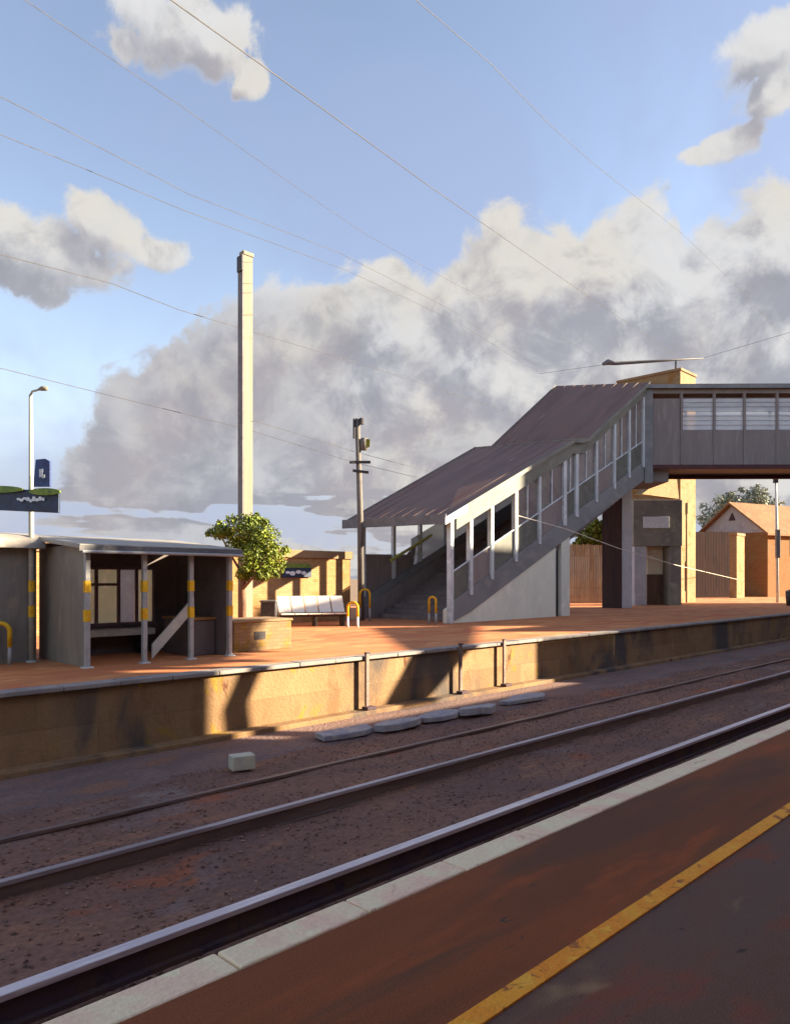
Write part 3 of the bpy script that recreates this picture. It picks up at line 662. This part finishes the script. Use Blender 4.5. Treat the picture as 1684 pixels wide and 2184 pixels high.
# roofs: slabs with standing ribs
def slab(t0, t1, lift0, lift1, th, ov, name='roof'):
    r = MB()
    A0 = S(t0, -.25, rz_(t0)); A1 = S(t1, -.25, rz_(t1)); B1 = S(t1, FW + .25, rz_(t1) + lift1); B0 = S(t0, FW + .25, rz_(t0) + lift0)
    if t0 < 0: A0.z = rz_(0) + 3.75 / RT * t0; B0.z = A0.z + lift0
    r.prism([A0, A1, B1, B0], (0, 0, th)); o = r.build(name, M['stair_roof'], fb)
    rb = MB(); nrib = 9
    for i in range(1, nrib):
        f = i / nrib
        p0 = A0.lerp(B0, f) + UP * (th + .002); p1 = A1.lerp(B1, f) + UP * (th + .002)
        rb.box(p0, p1 - p0, (B0 - A0).normalized() * .07, (0, 0, .022))
    rb.build('roof_rib', M['stair_roof'], o)
    e = MB(); e.box(A0 - D * .04, A1 - A0, D * .036, (0, 0, th + .03)); e.build('edge_trim', M['fascia_pale'], o)
    e = MB(); e.box(B0 + D * .004, B1 - B0, D * .036, (0, 0, th + .05)); e.build('edge_trim', M['fascia_pale'], o)
    return A0, A1, B1, B0, o
A0, A1, B1, B0, r1 = slab(-.55, RT - .05, .10, .35, .14, 0)
C0, C1, E1, E0, r2 = slab(RL, RE, .30, .85, .14, 0)
m = MB(); m.prism([S(RT - .04, -.3, rz_(RT)), S(RL - .01, -.3, rz_(RL)), S(RL - .01, FW + .3, rz_(RL) + .33), S(RT - .04, FW + .3, rz_(RT) + .33)], (0, 0, .17)); m.build('landing_roof', M['fascia_pale'], fb)
# eave beam at the foot
m = MB(); m.box(A0 - U * .06 - D * .05 - UP * .1, U * .055, (B0 - A0) + D * .1, (0, 0, .36)); m.build('eave_beam', M['fascia_dark'], fb, bevel=.01)
m = MB(); m.box(A0 - D * .1 - U * .1 - UP * .13, U * 1.25 + UP * .57, D * .05, (0, 0, .26)); m.build('corner_flashing', M['sign_white'], fb)
# near side fascia under roof edge
def fasc(t0, t1, h):
    f = MB(); f.prism([S(t0, -.10, rz_(t0) - h), S(t1, -.10, rz_(t1) - h), S(t1, -.10, rz_(t1) - .003), S(t0, -.10, rz_(t0) - .003)], D * .045); f.build('fascia', M['fascia_pale'], fb)
fasc(.25, RT, .62); fasc(RT + .003, RL, .5); fasc(RL + .003, RE, .45)

# span over the tracks
Q0 = S(RE, 0, 0); Q0.z = 0
BV = Vector((1, -.012, 0)).normalized(); BN = Vector((.012, 1, 0)).normalized()
def Bq(s, t, z): return Q0 + BV * s + BN * t + UP * z
L = 26.0; BW = 4.0; Zb0, Zb1 = 7.35, 11.55
m = MB(); m.box(Bq(.45, .1, Zb0 + .25), BV * (L - .5), BN * (BW - .2), (0, 0, .2)); m.build('deck', M['brown_panel'], fb)
for t in (0.0, BW - .12):
    m = MB(); m.box(Bq(.4, t - .03, Zb0), BV * L, BN * .18, (0, 0, .22)); m.build('bottom_chord', M['dark_red'], fb, bevel=.01)
    m = MB(); m.box(Bq(.4, t, Zb0 + .223), BV * L, BN * .1, (0, 0, 1.80)); m.build('side_panel', M['brown_panel'], fb)
    m = MB(); m.box(Bq(.4, t - .02, Zb1 - .30), BV * L, BN * .14, (0, 0, .30)); m.build('top_chord', M['brown_panel'], fb)
    m = MB(); m.box(Bq(.42, t + .01, Zb0 + 2.026), BV * 1.38, BN * .08, (0, 0, Zb1 - .303 - Zb0 - 2.276)); m.build('end_panel', M['brown_panel'], fb)
    k = 0; s = 1.82
    while s < L - .5:
        m = MB(); m.box(Bq(s, t - .04, Zb0 + .23), BV * .12, BN * .17, (0, 0, Zb1 - .303 - Zb0 - .23)); m.build('mullion', M['brown_panel'], fb)
        wd = 1.55 if k % 2 else 1.68
        m = MB(); m.box(Bq(s + .123, t + .03, Zb0 + 2.026), BV * (wd - .126), BN * .02, (0, 0, Zb1 - .303 - Zb0 - 2.276)); pn = m.build('pane', M['bridge_pane'], fb)
        m = MB()
        for q in range(1, 8): m.box(Bq(s + .123, t + .005, Zb0 + 2.026 + q * .235), BV * (wd - .126), BN * .02, (0, 0, .014))
        m.build('glazing_bar', M['brown_panel'], pn)
        s += wd; k += 1
m = MB(); m.box(Bq(-.25, -.25, Zb1 + .003), BV * (L + .8), BN * (BW + .5), (0, 0, .14)); m.build('span_roof', M['stair_roof'], fb)
m = MB(); m.box(Bq(-.2, -.27, Zb1 - .08), BV * (L + .7), BN * .015, (0, 0, .2)); m.build('span_fascia', M['stringer'], fb)
m = MB(); m.box(Bq(-.05, -.12, 6.6), BV * .42, BN * .4, (0, 0, Zb1 - 6.6 - .09)); m.build('end_post', M['stringer'], fb, bevel=.012)
# pier: square shaft set diagonally, dark on one side
pc = at(1326, 0, 41.5); pc.z = 0
m = MB(); m.box(pc, U * 1.15, D * 1.25, (0, 0, 7.1)); m.build('pier', M['blue_block'], fb, bevel=.02)
m = MB(); m.box(pc - U * .03 + D * .02, U * .026, D * 1.21, (0, 0, 7.1)); m.build('pier_dark_sheet', M['fence_dark'], fb)  # thin dark sheet over one side of the pier
m = MB(); m.box(Bq(-1.2, .5, 6.75), BV * 2.6, BN * 3.2, (0, 0, .59)); m.build('pier_head', M['brown_panel'], fb, bevel=.02)
m = MB(); m.box(Bq(22, 1.0, -1.5 + 1.5), BV * 1.2, BN * 2, (0, 0, 7.3)); m.build('pier', M['blue_block'], fb, bevel=.02)

# ================================================================== LIFT TOWER + PORCH
tc = at(1450, 0, 51); tc.z = 0
lt = thing('lift_tower', tc, 'tall tan brick lift tower standing behind the footbridge, lit on its right face', 'tower')
th_ = EYE + (1235 - 790) / 1577 * 51
m = MB(); m.box(tc, U * 2.5, D * 4.7, (0, 0, th_)); m.build('shaft', M['tower'], lt, bevel=.02)
m = MB(); m.box(tc - U * .08 - D * .08 + UP * (th_ + .002), U * 2.66, D * 4.86, (0, 0, .18)); m.build('cap', M['ochre_top'], lt, bevel=.02)
# porch in front
Zq = 46.5
def pq(px, py, dz=0): return at(px, py, Zq + dz)
prb = pq(1395, 0); prb.z = 0
pr = thing('lift_porch', prb, 'grey-olive porch with a pale sign above its doorway, under the footbridge', 'porch')
def fbox(m, x0, x1, y0, y1, dz, th):
    a = pq(x0, y1, dz); b = pq(x1, y0, dz)
    if y1 > 1260: a.z = 0.0
    m.box(a, (b.x - a.x, 0, 0), (0, th, 0), (0, 0, b.z - a.z))
m = MB(); fbox(m, 1352, 1378, 1165, 1300, 0, 1.6); m.build('column', M['blue_block'], pr, bevel=.01)
m = MB(); fbox(m, 1428, 1452, 1165, 1300, 0, 1.6); m.build('column', M['porch'], pr, bevel=.01)
m = MB(); fbox(m, 1350, 1454, 1066, 1164.5, -.05, 1.8); m.build('lintel', M['porch'], pr, bevel=.02)
m = MB(); fbox(m, 1379, 1427, 1165, 1300, 1.3, .1); m.build('back_panel', M['tan_pane'], pr)
m = MB(); fbox(m, 1379, 1427, 1225, 1300, 1.2, .08); m.build('low_panel', M['fence'], pr)
m = MB(); fbox(m, 1371, 1426, 1102, 1126, -.12, .06); m.build('sign_panel', M['sign_white'], pr, bevel=.01)
# sunlit gable against the tower
m = MB(); g0 = at(1368, 1064, 47.5); g1 = at(1447, 1064, 50.4); g2 = at(1441, 1008, 50.1); g3 = at(1425, 1012, 49.6)
g0.z = g1.z
m.prism([g0, g1, g2, g3], D * .5); tag(m.build('gable_wall', M['tower']), 'sunlit tan sloping gable wall between the porch and the lift tower', 'wall')

# ================================================================== FENCES, HOUSE, RIGHT SIDE
def fence(name, p0, p1, h, mat, label, boards):
    f = thing(name, (p0 + p1) / 2, label, 'fence')
    d = (p1 - p0); ln = d.length; d.normalize(); nrm = Vector((-d.y, d.x, 0))
    m = MB(); bw = ln / boards
    for i in range(boards):
        m.box(p0 + d * (bw * i) + UP * .003, d * (bw - .03), nrm * .06, (0, 0, h + random.uniform(-.05, .05)))
    m.build('boards', mat, f)
    m = MB()
    for z in (h * .25, h * .8): m.box(p0 + nrm * .063 + UP * z, d * ln, nrm * .07, (0, 0, .12))
    m.build('fence_rail', mat, f)
g = lambda px, Z: Vector((at(px, 0, Z).x, Z, 0))
fence('board_fence', g(1190, 50), g(1310, 50.5), 4.0, M['fence'], 'brown board fence behind the stair wall, below the lime bush', 26)
fence('dark_fence', g(1480, 66), g(1580, 67), 5.9, M['fence_dark'], 'dark plum board fence between the lift tower and the brick house', 30)

Zbsh = 54
bb = g(1262, Zbsh)
def bsh(px, py, dz=0): return at(px, py, Zbsh + dz)
tree('lime_bush', bb, [bb, bsh(1262, 1180), bsh(1264, 1150)], [.2, .16, .1], [([bsh(1262, 1180), bsh(1240, 1140)], .1)],
     [(bsh(1250, 1150), .9, .8, 2), (bsh(1275, 1140), .95, 1.0, 2), (bsh(1265, 1125), .75, .8, 1.5), (bsh(1290, 1158), .8, .8, 1.4), (bsh(1235, 1165), .7, .8, 1)],
     2600, .16, M['leaf_lime'], 'rounded yellow-green bush rising behind the brown fence under the stair', cat='bush', seed=9)

Ztr = 105
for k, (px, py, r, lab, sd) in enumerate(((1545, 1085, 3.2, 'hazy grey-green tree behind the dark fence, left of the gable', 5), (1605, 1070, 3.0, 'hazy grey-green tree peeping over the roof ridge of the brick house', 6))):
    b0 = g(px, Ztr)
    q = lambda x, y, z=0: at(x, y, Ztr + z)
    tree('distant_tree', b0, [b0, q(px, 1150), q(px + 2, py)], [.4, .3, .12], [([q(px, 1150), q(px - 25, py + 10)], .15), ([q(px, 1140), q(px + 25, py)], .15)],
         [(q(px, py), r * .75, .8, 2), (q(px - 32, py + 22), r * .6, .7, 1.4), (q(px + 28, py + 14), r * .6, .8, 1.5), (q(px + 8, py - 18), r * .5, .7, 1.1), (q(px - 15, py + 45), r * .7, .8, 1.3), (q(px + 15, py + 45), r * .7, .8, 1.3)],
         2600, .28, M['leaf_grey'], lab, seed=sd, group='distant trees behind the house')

# brick house: end wall turned from the sun, front in the sun
hc = g(1636, 68)
hs = thing('brick_house', hc, 'orange brick house with a terracotta roof and grey gable at the right edge', 'house')
E = Vector((-.47, .88, 0)).normalized(); F = Vector((.88, .47, 0)).normalized()
wE, wF, ez = 7.4, 16.0, 6.0
rzH = 8.8
m = MB(); m.prism([hc, hc + E * wE, hc + E * wE + F * wF, hc + F * wF], (0, 0, ez)); m.build('wall', M['house_wall'], hs)
mid = hc + E * wE / 2
m = MB(); m.prism([hc + UP * ez - F * .03, hc + E * wE + UP * ez - F * .03, mid + UP * rzH - F * .03], F * .2); m.build('gable', M['gable'], hs)
for sgn, nm in ((0, 'roof'), (1, 'roof')):
    e0 = (hc - E * .45 if sgn == 0 else hc + E * (wE + .45)) + UP * (ez - .35)
    m = MB(); p = [e0 - F * .6, e0 + F * (wF + .5), mid + UP * (rzH + .06) + F * (wF + .5), mid + UP * (rzH + .06) - F * .6]
    m.prism(p, (0, 0, .2)); m.build(nm, M['house_roof'], hs)
m = MB(); m.prism([mid + UP * (rzH - 1.5) - F * .12 + E * .35, mid + UP * (rzH - 1.5) - F * .12 - E * .35, mid + UP * (rzH - .75) - F * .12], F * .08); m.build('gable_vent', M['fence_dark'], hs)
m = MB(); m.prism([hc + UP * (ez - .5) - E * .02 + F * i for i in (3.2, 4.6)] + [hc + UP * (ez - 2.2) - E * .02 + F * i for i in (4.6, 3.2)], E * .018); m.build('window', M['near_glass'], hs)

bp0 = g(1570, 64)
bpil = thing('brick_pillar', bp0, 'sunlit tan brick pillar in front of the dark fence beside the house', 'pillar')
m = MB(); m.box(bp0, U * 1.8, D * .6, (0, 0, 5.4)); m.build('shaft', M['tower'], bpil, bevel=.02)
m = MB(); m.box(bp0 - U * .07 - D * .07 + UP * 5.402, U * 1.94, D * .74, (0, 0, .25)); m.build('cap', M['ochre_top'], bpil, bevel=.05)

Zr = 52
rb_ = g(1657, Zr)
rp = thing('signal_pole', rb_, 'slim blue-grey pole with a dark head in front of the brick house', 'pole')
m = MB(); m.tube([rb_, at(1655, 1120, Zr), at(1653, 1014, Zr)], [.11, .10, .07], 8); m.build('shaft', M['stair_post'], rp, smooth=True)
m = MB(); c = at(1653, 1030, Zr); m.box(c - Vector((.14, .14, 0)), (.28, 0, 0), (0, .28, 0), (0, 0, .75)); m.build('head', M['dark_metal'], rp, bevel=.03)
m = MB(); c = at(1656, 1190, Zr); m.box(c - Vector((.16, .2, 0)), (.3, 0, 0), (0, .2, 0), (0, 0, 2.0)); m.build('equipment_case', M['stringer'], rp, bevel=.03)

db = ground(1690, 1292)
dbn = thing('litter_bin', db, 'dark round bin on the red platform at the right edge', 'bin')
m = MB(); m.tube([db + UP * .01, db + UP * .5, db + UP * .85], [.36, .42, .42], 14); m.build('body', M['dark_metal'], dbn, smooth=True)
m = MB(); m.tube([db + UP * .853, db + UP * .95, db + UP * 1.02], [.45, .36, .12], 14); m.build('lid', M['fascia_dark'], dbn, smooth=True)

# ================================================================== WIRES
def wire(pts, r, mat, label, group='overhead wires', sag=True):
    m = MB(); P = [Vector(p) for p in pts]; out = []
    for a, b in zip(P, P[1:]):
        for i in range(6): out.append(a.lerp(b, i / 6))
    out.append(P[-1]); m.tube(out, r, 5)
    tag(m.build('overhead_wire', mat), label, 'wire', group)
wire([at(-40, -64, 9), at(230, 120, 13), at(395, 232, 15), at(640, 405, 20), at(780, 500, 25), at(960, 600, 34), at(1200, 722, 50), at(1292, 776, 52.4)], .006, M['wire'], 'overhead wire crossing the blue sky from upper left to the middle of the big cloud')
wire([at(-40, 185, 11), at(172, 293, 14), at(405, 415, 17), at(725, 540, 24), at(960, 660, 34), at(1168, 796, 52)], .007, M['wire'], 'overhead wire passing just right of the mast top, upper of the close pair')
wire([at(-40, 270, 12), at(188, 363, 15), at(388, 447, 17), at(740, 577, 25), at(980, 690, 36), at(1150, 797, 52)], .007, M['wire'], 'overhead wire passing just right of the mast top, lower of the close pair')
wire([at(310, -40, 9), at(560, 140, 12), at(695, 237, 14), at(915, 397, 19), at(1200, 595, 33), at(1445, 762, 52.5)], .010, M['wire'], 'strongest overhead wire, running down to the tapered arm above the bridge')
wire([at(840, -40, 10), at(1045, 135, 14), at(1165, 260, 17), at(1260, 345, 20), at(1450, 495, 28), at(1580, 620, 36), at(1720, 775, 48)], .006, M['wire'], 'overhead wire highest on the right, entering at the top edge')
wire([at(-40, 532, 16), at(240, 605, 20), at(380, 660, 23), at(780, 780, 36), at(1120, 890, 56), at(1300, 945, 70)], .010, M['wire'], 'faint overhead wire entering at the left edge level with the mast top')
wire([at(-40, 775, 18), at(200, 835, 22), at(525, 915, 26), at(757, 987, 29.3), at(905, 1022, 45), at(1010, 1045, 60)], .009, M['wire'], 'lower service wire running through the utility pole crossarm')
wire([at(540, 897, 24.0), at(650, 930, 27), at(750, 962, 29.3), at(905, 1003, 45), at(1010, 1030, 60)], .009, M['wire'], 'short upper service wire reaching the utility pole from the mast')
wire([at(1150, 797, 52), at(1285, 778, 52.5), at(1500, 763, 52.5), at(1720, 698, 52.5)], .012, M['wire'], 'cross-span wire holding the tapered arm above the bridge roof')
wire([at(1098, 1098, 26.9), at(1205, 1128, 29), at(1320, 1170, 34), at(1440, 1205, 44), at(1572, 1236, 63.9)], .018, M['pale_wire'], 'pale lit cable slanting down across the stair and piers to the brick pillar')
ar = MB(); ar.tube([at(1440, 788, 52.4), at(1440, 767, 52.4)], .07, 8); ar.tube([at(1284, 777, 52.4), at(1296, 772, 52.4), at(1310, 775, 52.4), at(1400, 770, 52.4), at(1500, 764, 52.4)], [.10, .22, .14, .10, .03], 8)
tag(ar.build('registration_arm', M['fascia_dark'], smooth=True), 'dark tapered arm carried on a stub above the lift tower, over the bridge roof', 'arm')

# ================================================================== NEAR-SIDE SHADE CASTERS (out of view; added and shaped to shade the tracks)
d0 = -2.0
uA, hA = caster(7.1, 11.5, 0.1, d0); uB, _ = caster(17.2, 11.5, 0, d0); _, hLow = caster(0, 10.7, -1.2, d0)
hTall = 8.3; uE = 40.6; uM = 36.4; hMid = 6.95
ns = thing('shade_building', T(20, -5), 'long unseen brown brick building added on the near platform to shade the tracks, lower in the middle', 'building')  # unseen building, its stepped heights shaped for the shadow edges
def plan(m, pts, z0, z1): m.prism([T(u, d, z0) for u, d in pts], (0, 0, z1 - z0))
def c_at(d): return uB + (d0 - d) * RHO + .15
m = MB(); m.tbox(-6, uA, -10, d0, 0, hTall); plan(m, [(uA, d0), (uB, d0), (c_at(-10), -10), (uA, -10)], 0, hLow - .2); plan(m, [(uB + .01, d0), (uM, d0), (uM + 8 * RHO, -10), (c_at(-10) + .01, -10)], 0, hMid); plan(m, [(uM + .01, d0), (uE, d0), (uE + 8 * RHO, -10), (uM + .01 + 8 * RHO, -10)], 0, hTall); plan(m, [(uE + .01, d0), (76, d0), (76 + 8 * RHO, -10), (uE + 8 * RHO + .01, -10)], 0, 12.4); m.build('wall', M['near_brick'], ns)
m = MB(); m.tbox(-6.2, uA, -10.2, d0 + .1, hTall + .003, hTall + .25); m.tbox(uA + .003, uB - .003, -2.4, d0 + .1, hLow - .197, hLow); plan(m, [(uM + .02, d0 + .1), (uE - .01, d0 + .1), (uE - .01 + 8 * RHO, -10.1), (uM + .02 + 8 * RHO, -10.1)], hTall + .003, hTall + .25); m.build('parapet', M['ochre_top'], ns)
for u in [-3 + 3.2 * i for i in range(22)]:
    m = MB(); m.tbox(u, u + 1.2, d0 + .003, d0 + .03, 1.1, 2.6); m.build('window', M['near_glass'], ns)
# unseen slanting flight, shaped to cast the diagonal shadow on the wall
def add_shade_flight():
    c = [(11.3, -1.25), (12.45, -1.25)], [(12.4, 0.05), (14.4, 0.05)]
    lo = [caster(u, 11.5, z, d0 + .4) for u, z in c[0]]; hi = [caster(u, 11.5, z, d0 + .4) for u, z in c[1]]
    up2 = [(hi[0][0] + 11.6, hi[0][1] + 3.2), (hi[1][0] + 11.2, hi[1][1] + 2.4)]
    t = thing('shade_flight', T(lo[0][0], d0, 0), 'unseen slanting steel flight on the near side, shaped to cast the broad diagonal shadow', 'stair')
    m = MB()
    for A, B in ((lo, hi), (hi, up2)):
        m.prism([T(A[0][0], d0 + .3, A[0][1]), T(A[1][0], d0 + .3, A[1][1]), T(B[1][0], d0 + .3, B[1][1]), T(B[0][0], d0 + .3, B[0][1])], D * .5)
    m.build('flight', M['stringer'], t)
    return t
add_shade_flight()
# unseen curved tree, added to shade the shelter and a strip of wall
dT = -0.6
uT, _ = caster(7.85, 11.5, 0, dT)
cu, ch = caster(7.0, 15.0, 1.3, dT)
tb2 = T(uT - .1, dT, 0)
tree('shade_tree', tb2, [tb2, T(uT + .1, dT, 3), T(uT - .22, dT, 5.6), T(uT + .2, dT, 6.4), T(uT - .05, dT, 7.2), T(uT + 1.0, dT - .2, 8.0), T(cu, dT, ch)], [.28, .22, .20, .20, .20, .16, .08],
     [([T(uT + .6, dT, 7.7), T(cu - 1.8, dT, ch + .6)], .12), ([T(uT + 1.0, dT, 8), T(cu + 1.5, dT, ch - .2)], .1)],
     [(T(cu, dT, ch), 1.5, .75, 3), (T(cu - 1.5, dT, ch + .3), 1.2, .8, 2.2), (T(cu + 1.3, dT, ch - .1), 1.1, .8, 2), (T(cu + .3, dT - .6, ch + .9), 1.2, .7, 2), (T(uT + 1.6, dT, 7.75), 1.25, .6, 3), (T(uT + 3.2, dT, 8.0), 1.1, .6, 2), (T(uT + .3, dT, 8.2), 1.0, .8, 2), (T(20.7, dT, 7.45), .8, .65, 2), (T(21.9, dT, 7.6), 1.0, .65, 3), (T(23.4, dT, 7.95), 1.2, .7, 3), (T(25.0, dT, 8.35), 1.2, .75, 3), (T(22.6, dT + .3, 7.3), .9, .5, 2)], 12000, .16, M['leaf'], 'unseen crooked tree added on the near platform to shade the shelter', seed=21)
# taller unseen block further along, added to shade the stair side
m = MB()
ob = thing('shade_block', T(60, -12), 'tall plain unseen brick block added to shade the footbridge stair', 'building')
m.prism([T(51.3, -10.3, -.3), T(56.3, -10.3, -.3), T(56.3 + 7.7 * RHO, -18, -.3), T(51.3 + 7.7 * RHO, -18, -.3)], (0, 0, 17.7)); m.prism([T(56.303, -10.3, -.3), T(75, -10.3, -.3), T(75 + 7.7 * RHO, -18, -.3), T(56.303 + 7.7 * RHO, -18, -.3)], (0, 0, 26.5)); m.build('wall', M['near_brick'], ob)
for k in range(4):
    for u in (53, 57, 61, 65):
        w = MB(); w.tbox(u, u + 1.6, -10.297, -10.27, 2 + 3.6 * k, 4 + 3.6 * k); w.build('window', M['near_glass'], ob)

# ================================================================== WORLD
def sky_world():
    w = bpy.data.worlds.new('World'); scn.world = w; w.use_nodes = True
    k = NT(w.node_tree); bg = w.node_tree.nodes['Background']
    sky = k.n('ShaderNodeTexSky'); sky.sky_type = 'NISHITA'; sky.sun_disc = False
    sky.sun_elevation = SUN_EL
    sky.sun_rotation = math.atan2(SUN_AZ.x, SUN_AZ.y)
    sky.air_density = 1.0; sky.dust_density = 0.6; sky.ozone_density = 1.6
    tc_ = k.n('ShaderNodeTexCoord'); sx = k.n('ShaderNodeSeparateXYZ'); k.put(sx.inputs[0], tc_.outputs['Generated'])
    dx, dy, dz = sx.outputs
    az = k.m('ARCTAN2', dx, dy); el = k.m('ARCSINE', dz)
    def ae(px, py):
        a = math.atan((px - 842) / 1577); return a, math.atan((1235 - py) / 1577 * math.cos(a))
    # clouds in azimuth / elevation
    blobs = [(340, 40, 150, 85), (470, 80, 90, 75), (525, 150, 40, 35), (265, 90, 50, 40),
             (90, 540, 190, 75), (215, 470, 100, 60), (330, 525, 70, 42), (90, 600, 80, 40),
             (1640, 110, 120, 55), (1640, 215, 80, 50), (1560, 285, 80, 30), (1480, 316, 60, 20), (1700, 60, 60, 40)]
    top = [(-1500, 700), (-600, 900), (0, 990), (120, 900), (200, 790), (330, 705), (430, 640), (540, 585), (640, 560), (740, 545), (820, 490), (870, 550), (930, 550), (985, 480),
           (1070, 405), (1150, 430), (1230, 455), (1330, 400), (1390, 385), (1450, 470), (1520, 430), (1600, 390), (1700, 360), (2400, 500), (4000, 800)]
    A0, A1, EM = -1.2, 1.2, 1.0
    def density(a, e, full):
        cb = k.n('ShaderNodeCombineXYZ'); k.put(cb.inputs[0], a); k.put(cb.inputs[1], e)
        v = cb.outputs[0]
        nw = k.noise(v, 7.0, 3.0, .6); sp = k.n('ShaderNodeSeparateColor'); k.put(sp.inputs[0], nw.outputs['Color'])
        aw = k.m('MULTIPLY_ADD', k.m('SUBTRACT', sp.outputs[0], .5), .09, a); ew = k.m('MULTIPLY_ADD', k.m('SUBTRACT', sp.outputs[1], .5), .07, e)
        best = None
        for px, py, rx, ry in blobs:
            ca, ce = ae(px, py); rx /= 1577; ry /= 1577
            x = k.m('DIVIDE', k.m('SUBTRACT', aw, ca), rx); y = k.m('DIVIDE', k.m('SUBTRACT', ew, ce), ry)
            r = k.m('SQRT', k.m('ADD', k.m('MULTIPLY', x, x), k.m('MULTIPLY', y, y)))
            q = k.m('MULTIPLY', k.m('SUBTRACT', 1.0, r), .75)
            best = q if best is None else k.m('MAXIMUM', best, q)
        fc = k.n('ShaderNodeFloatCurve'); cv = fc.mapping.curves[0]
        pts = []
        for px, py in top:
            ca, ce = ae(px, py); pts.append(((ca - A0) / (A1 - A0), ce / EM))
        cv.points[0].location = pts[0]; cv.points[1].location = pts[-1]
        for p in pts[1:-1]: cv.points.new(*p)
        for p in cv.points: p.handle_type = 'VECTOR' if False else 'AUTO'
        fc.mapping.update()
        k.put(fc.inputs['Value'], k.m('DIVIDE', k.m('SUBTRACT', aw, A0), A1 - A0))
        band = k.m('DIVIDE', k.m('SUBTRACT', fc.outputs[0], ew), .085)
        band = k.m('MINIMUM', band, 1.0)
        band = k.m('SUBTRACT', band, k.m('MULTIPLY', k.step(k.m('ABSOLUTE', a), .85, 1.25), 1.3))
        band = k.m('SUBTRACT', band, k.m('MULTIPLY', k.step(a, -.24, -.50), .75))
        # thinning towards the horizon in flat streaks
        cs = k.n('ShaderNodeCombineXYZ'); k.put(cs.inputs[0], k.m('MULTIPLY', a, 2.2)); k.put(cs.inputs[1], k.m('MULTIPLY', e, 15.0)); cs.inputs[2].default_value = 3.3
        ns_ = k.noise(cs.outputs[0], 1.0, 4.0, .55, .4)
        low = k.step(e, .21, .10)   # 1 near the horizon
        band = k.m('SUBTRACT', band, k.m('MULTIPLY', low, k.m('MULTIPLY', k.step(ns_.outputs[0], .49, .66), 1.25)))
        dn = k.m('MAXIMUM', best, band)
        f1 = k.noise(v, 12.0, 6.0, .60, .35)
        dn = k.m('ADD', dn, k.m('MULTIPLY', k.m('SUBTRACT', f1.outputs[0], .5), 1.7))
        return dn, f1.outputs[0]
    dn, f1 = density(az, el, True)
    d2, _ = density(k.m('ADD', az, .020), k.m('ADD', el, .030), False)
    mask = k.step(dn, .03, .32)
    rel = k.step(k.m('SUBTRACT', dn, d2), -.22, .42)
    edge = k.step(d2, .75, -.05)
    lit = k.m('MAXIMUM', k.m('MULTIPLY', rel, .82), k.m('MULTIPLY', edge, .85))
    # whitest towards the right, greyer to the left and low down
    side = k.m('MULTIPLY_ADD', k.step(az, -.35, .12), .55, .45)
    lit = k.m('MULTIPLY', lit, k.m('MAXIMUM', side, k.step(el, .28, .40)))
    lit = k.m('MAXIMUM', lit, k.m('MULTIPLY', k.m('SUBTRACT', 1.0, mask), .6))
    shade = k.m('SUBTRACT', 1.0, lit)
    grain = k.noise(tc_.outputs['Generated'], 9.0, 6.0, .62, .5)
    tint = k.noise(tc_.outputs['Generated'], 5.0, 3.0, .5)
    G = CLOUD_GAIN
    def cc(r, g_, b): c = lin(r, g_, b); return (c[0] * G, c[1] * G, c[2] * G, 1)
    litc = k.mix(k.step(tint.outputs[0], .4, .62), cc(237, 237, 237), cc(235, 231, 222))
    greyc = k.mix(k.step(tint.outputs[0], .42, .6), cc(167, 169, 180), cc(176, 172, 179))
    ccol = k.mix(shade, litc, greyc)
    ccol = k.mix(k.m('MULTIPLY', k.step(grain.outputs[0], .50, .72), .65), ccol, cc(206, 206, 208))
    ccol = k.mix(k.m('MULTIPLY', k.step(grain.outputs[0], .48, .30), .5), ccol, cc(150, 152, 162))
    tintc = k.mix(1.0, sky.outputs[0], SKY_TINT, 'MULTIPLY')
    # pale haze in the clear gaps close to the horizon
    hz = k.m('MULTIPLY', k.m('MULTIPLY', k.step(el, .26, .07), .88), k.step(k.m('ABSOLUTE', az), 1.5, .8))
    tintc = k.mix(hz, tintc, cc(180, 188, 210))
    sv = k.noise(tc_.outputs['Generated'], 3.5, 4.0, .55, .6)
    tintc = k.mix(k.m('MULTIPLY', k.step(sv.outputs[0], .38, .66), .50), tintc, cc(170, 184, 222))
    # plain bright haze for the half of the sky behind the viewer
    col = k.mix(mask, tintc, ccol)
    k.put(bg.inputs['Color'], col); bg.inputs['Strength'].default_value = SKY_STR
EXPO = 2.3
SKY_STR = 0.065
CLOUD_GAIN = 1.0 / (SKY_STR * 2 ** EXPO)
SKY_TINT = (1.25, 1.02, 0.92, 1)
sky_world()

sun = bpy.data.lights.new('sun', 'SUN'); sun.energy = 5.0; sun.angle = math.radians(0.5); sun.color = (1.0, 0.83, 0.58)
so = bpy.data.objects.new('sun', sun); COL.objects.link(so)
sd = Vector((SUN_AZ.x * math.cos(SUN_EL), SUN_AZ.y * math.cos(SUN_EL), math.sin(SUN_EL)))
so.rotation_euler = sd.to_track_quat('Z', 'Y').to_euler(); so.location = sd * 60

# ================================================================== CAMERA
cam = bpy.data.cameras.new('camera'); co = bpy.data.objects.new('camera', cam); COL.objects.link(co)
co.location = (0, 0, EYE); co.rotation_euler = (math.pi / 2, 0, 0)
cam.sensor_fit = 'VERTICAL'; cam.sensor_height = 36; cam.sensor_width = 36; cam.lens = 36 * 1577 / 2184
cam.shift_y = (1235 - 1092) / 2184
cam.clip_start = 0.05; cam.clip_end = 10000
scn.camera = co
scn.view_settings.view_transform = 'Standard'; scn.view_settings.look = 'None'
scn.view_settings.exposure = EXPO; scn.view_settings.gamma = 1
for o in bpy.data.objects:
    if '_w' in o.keys(): del o['_w']
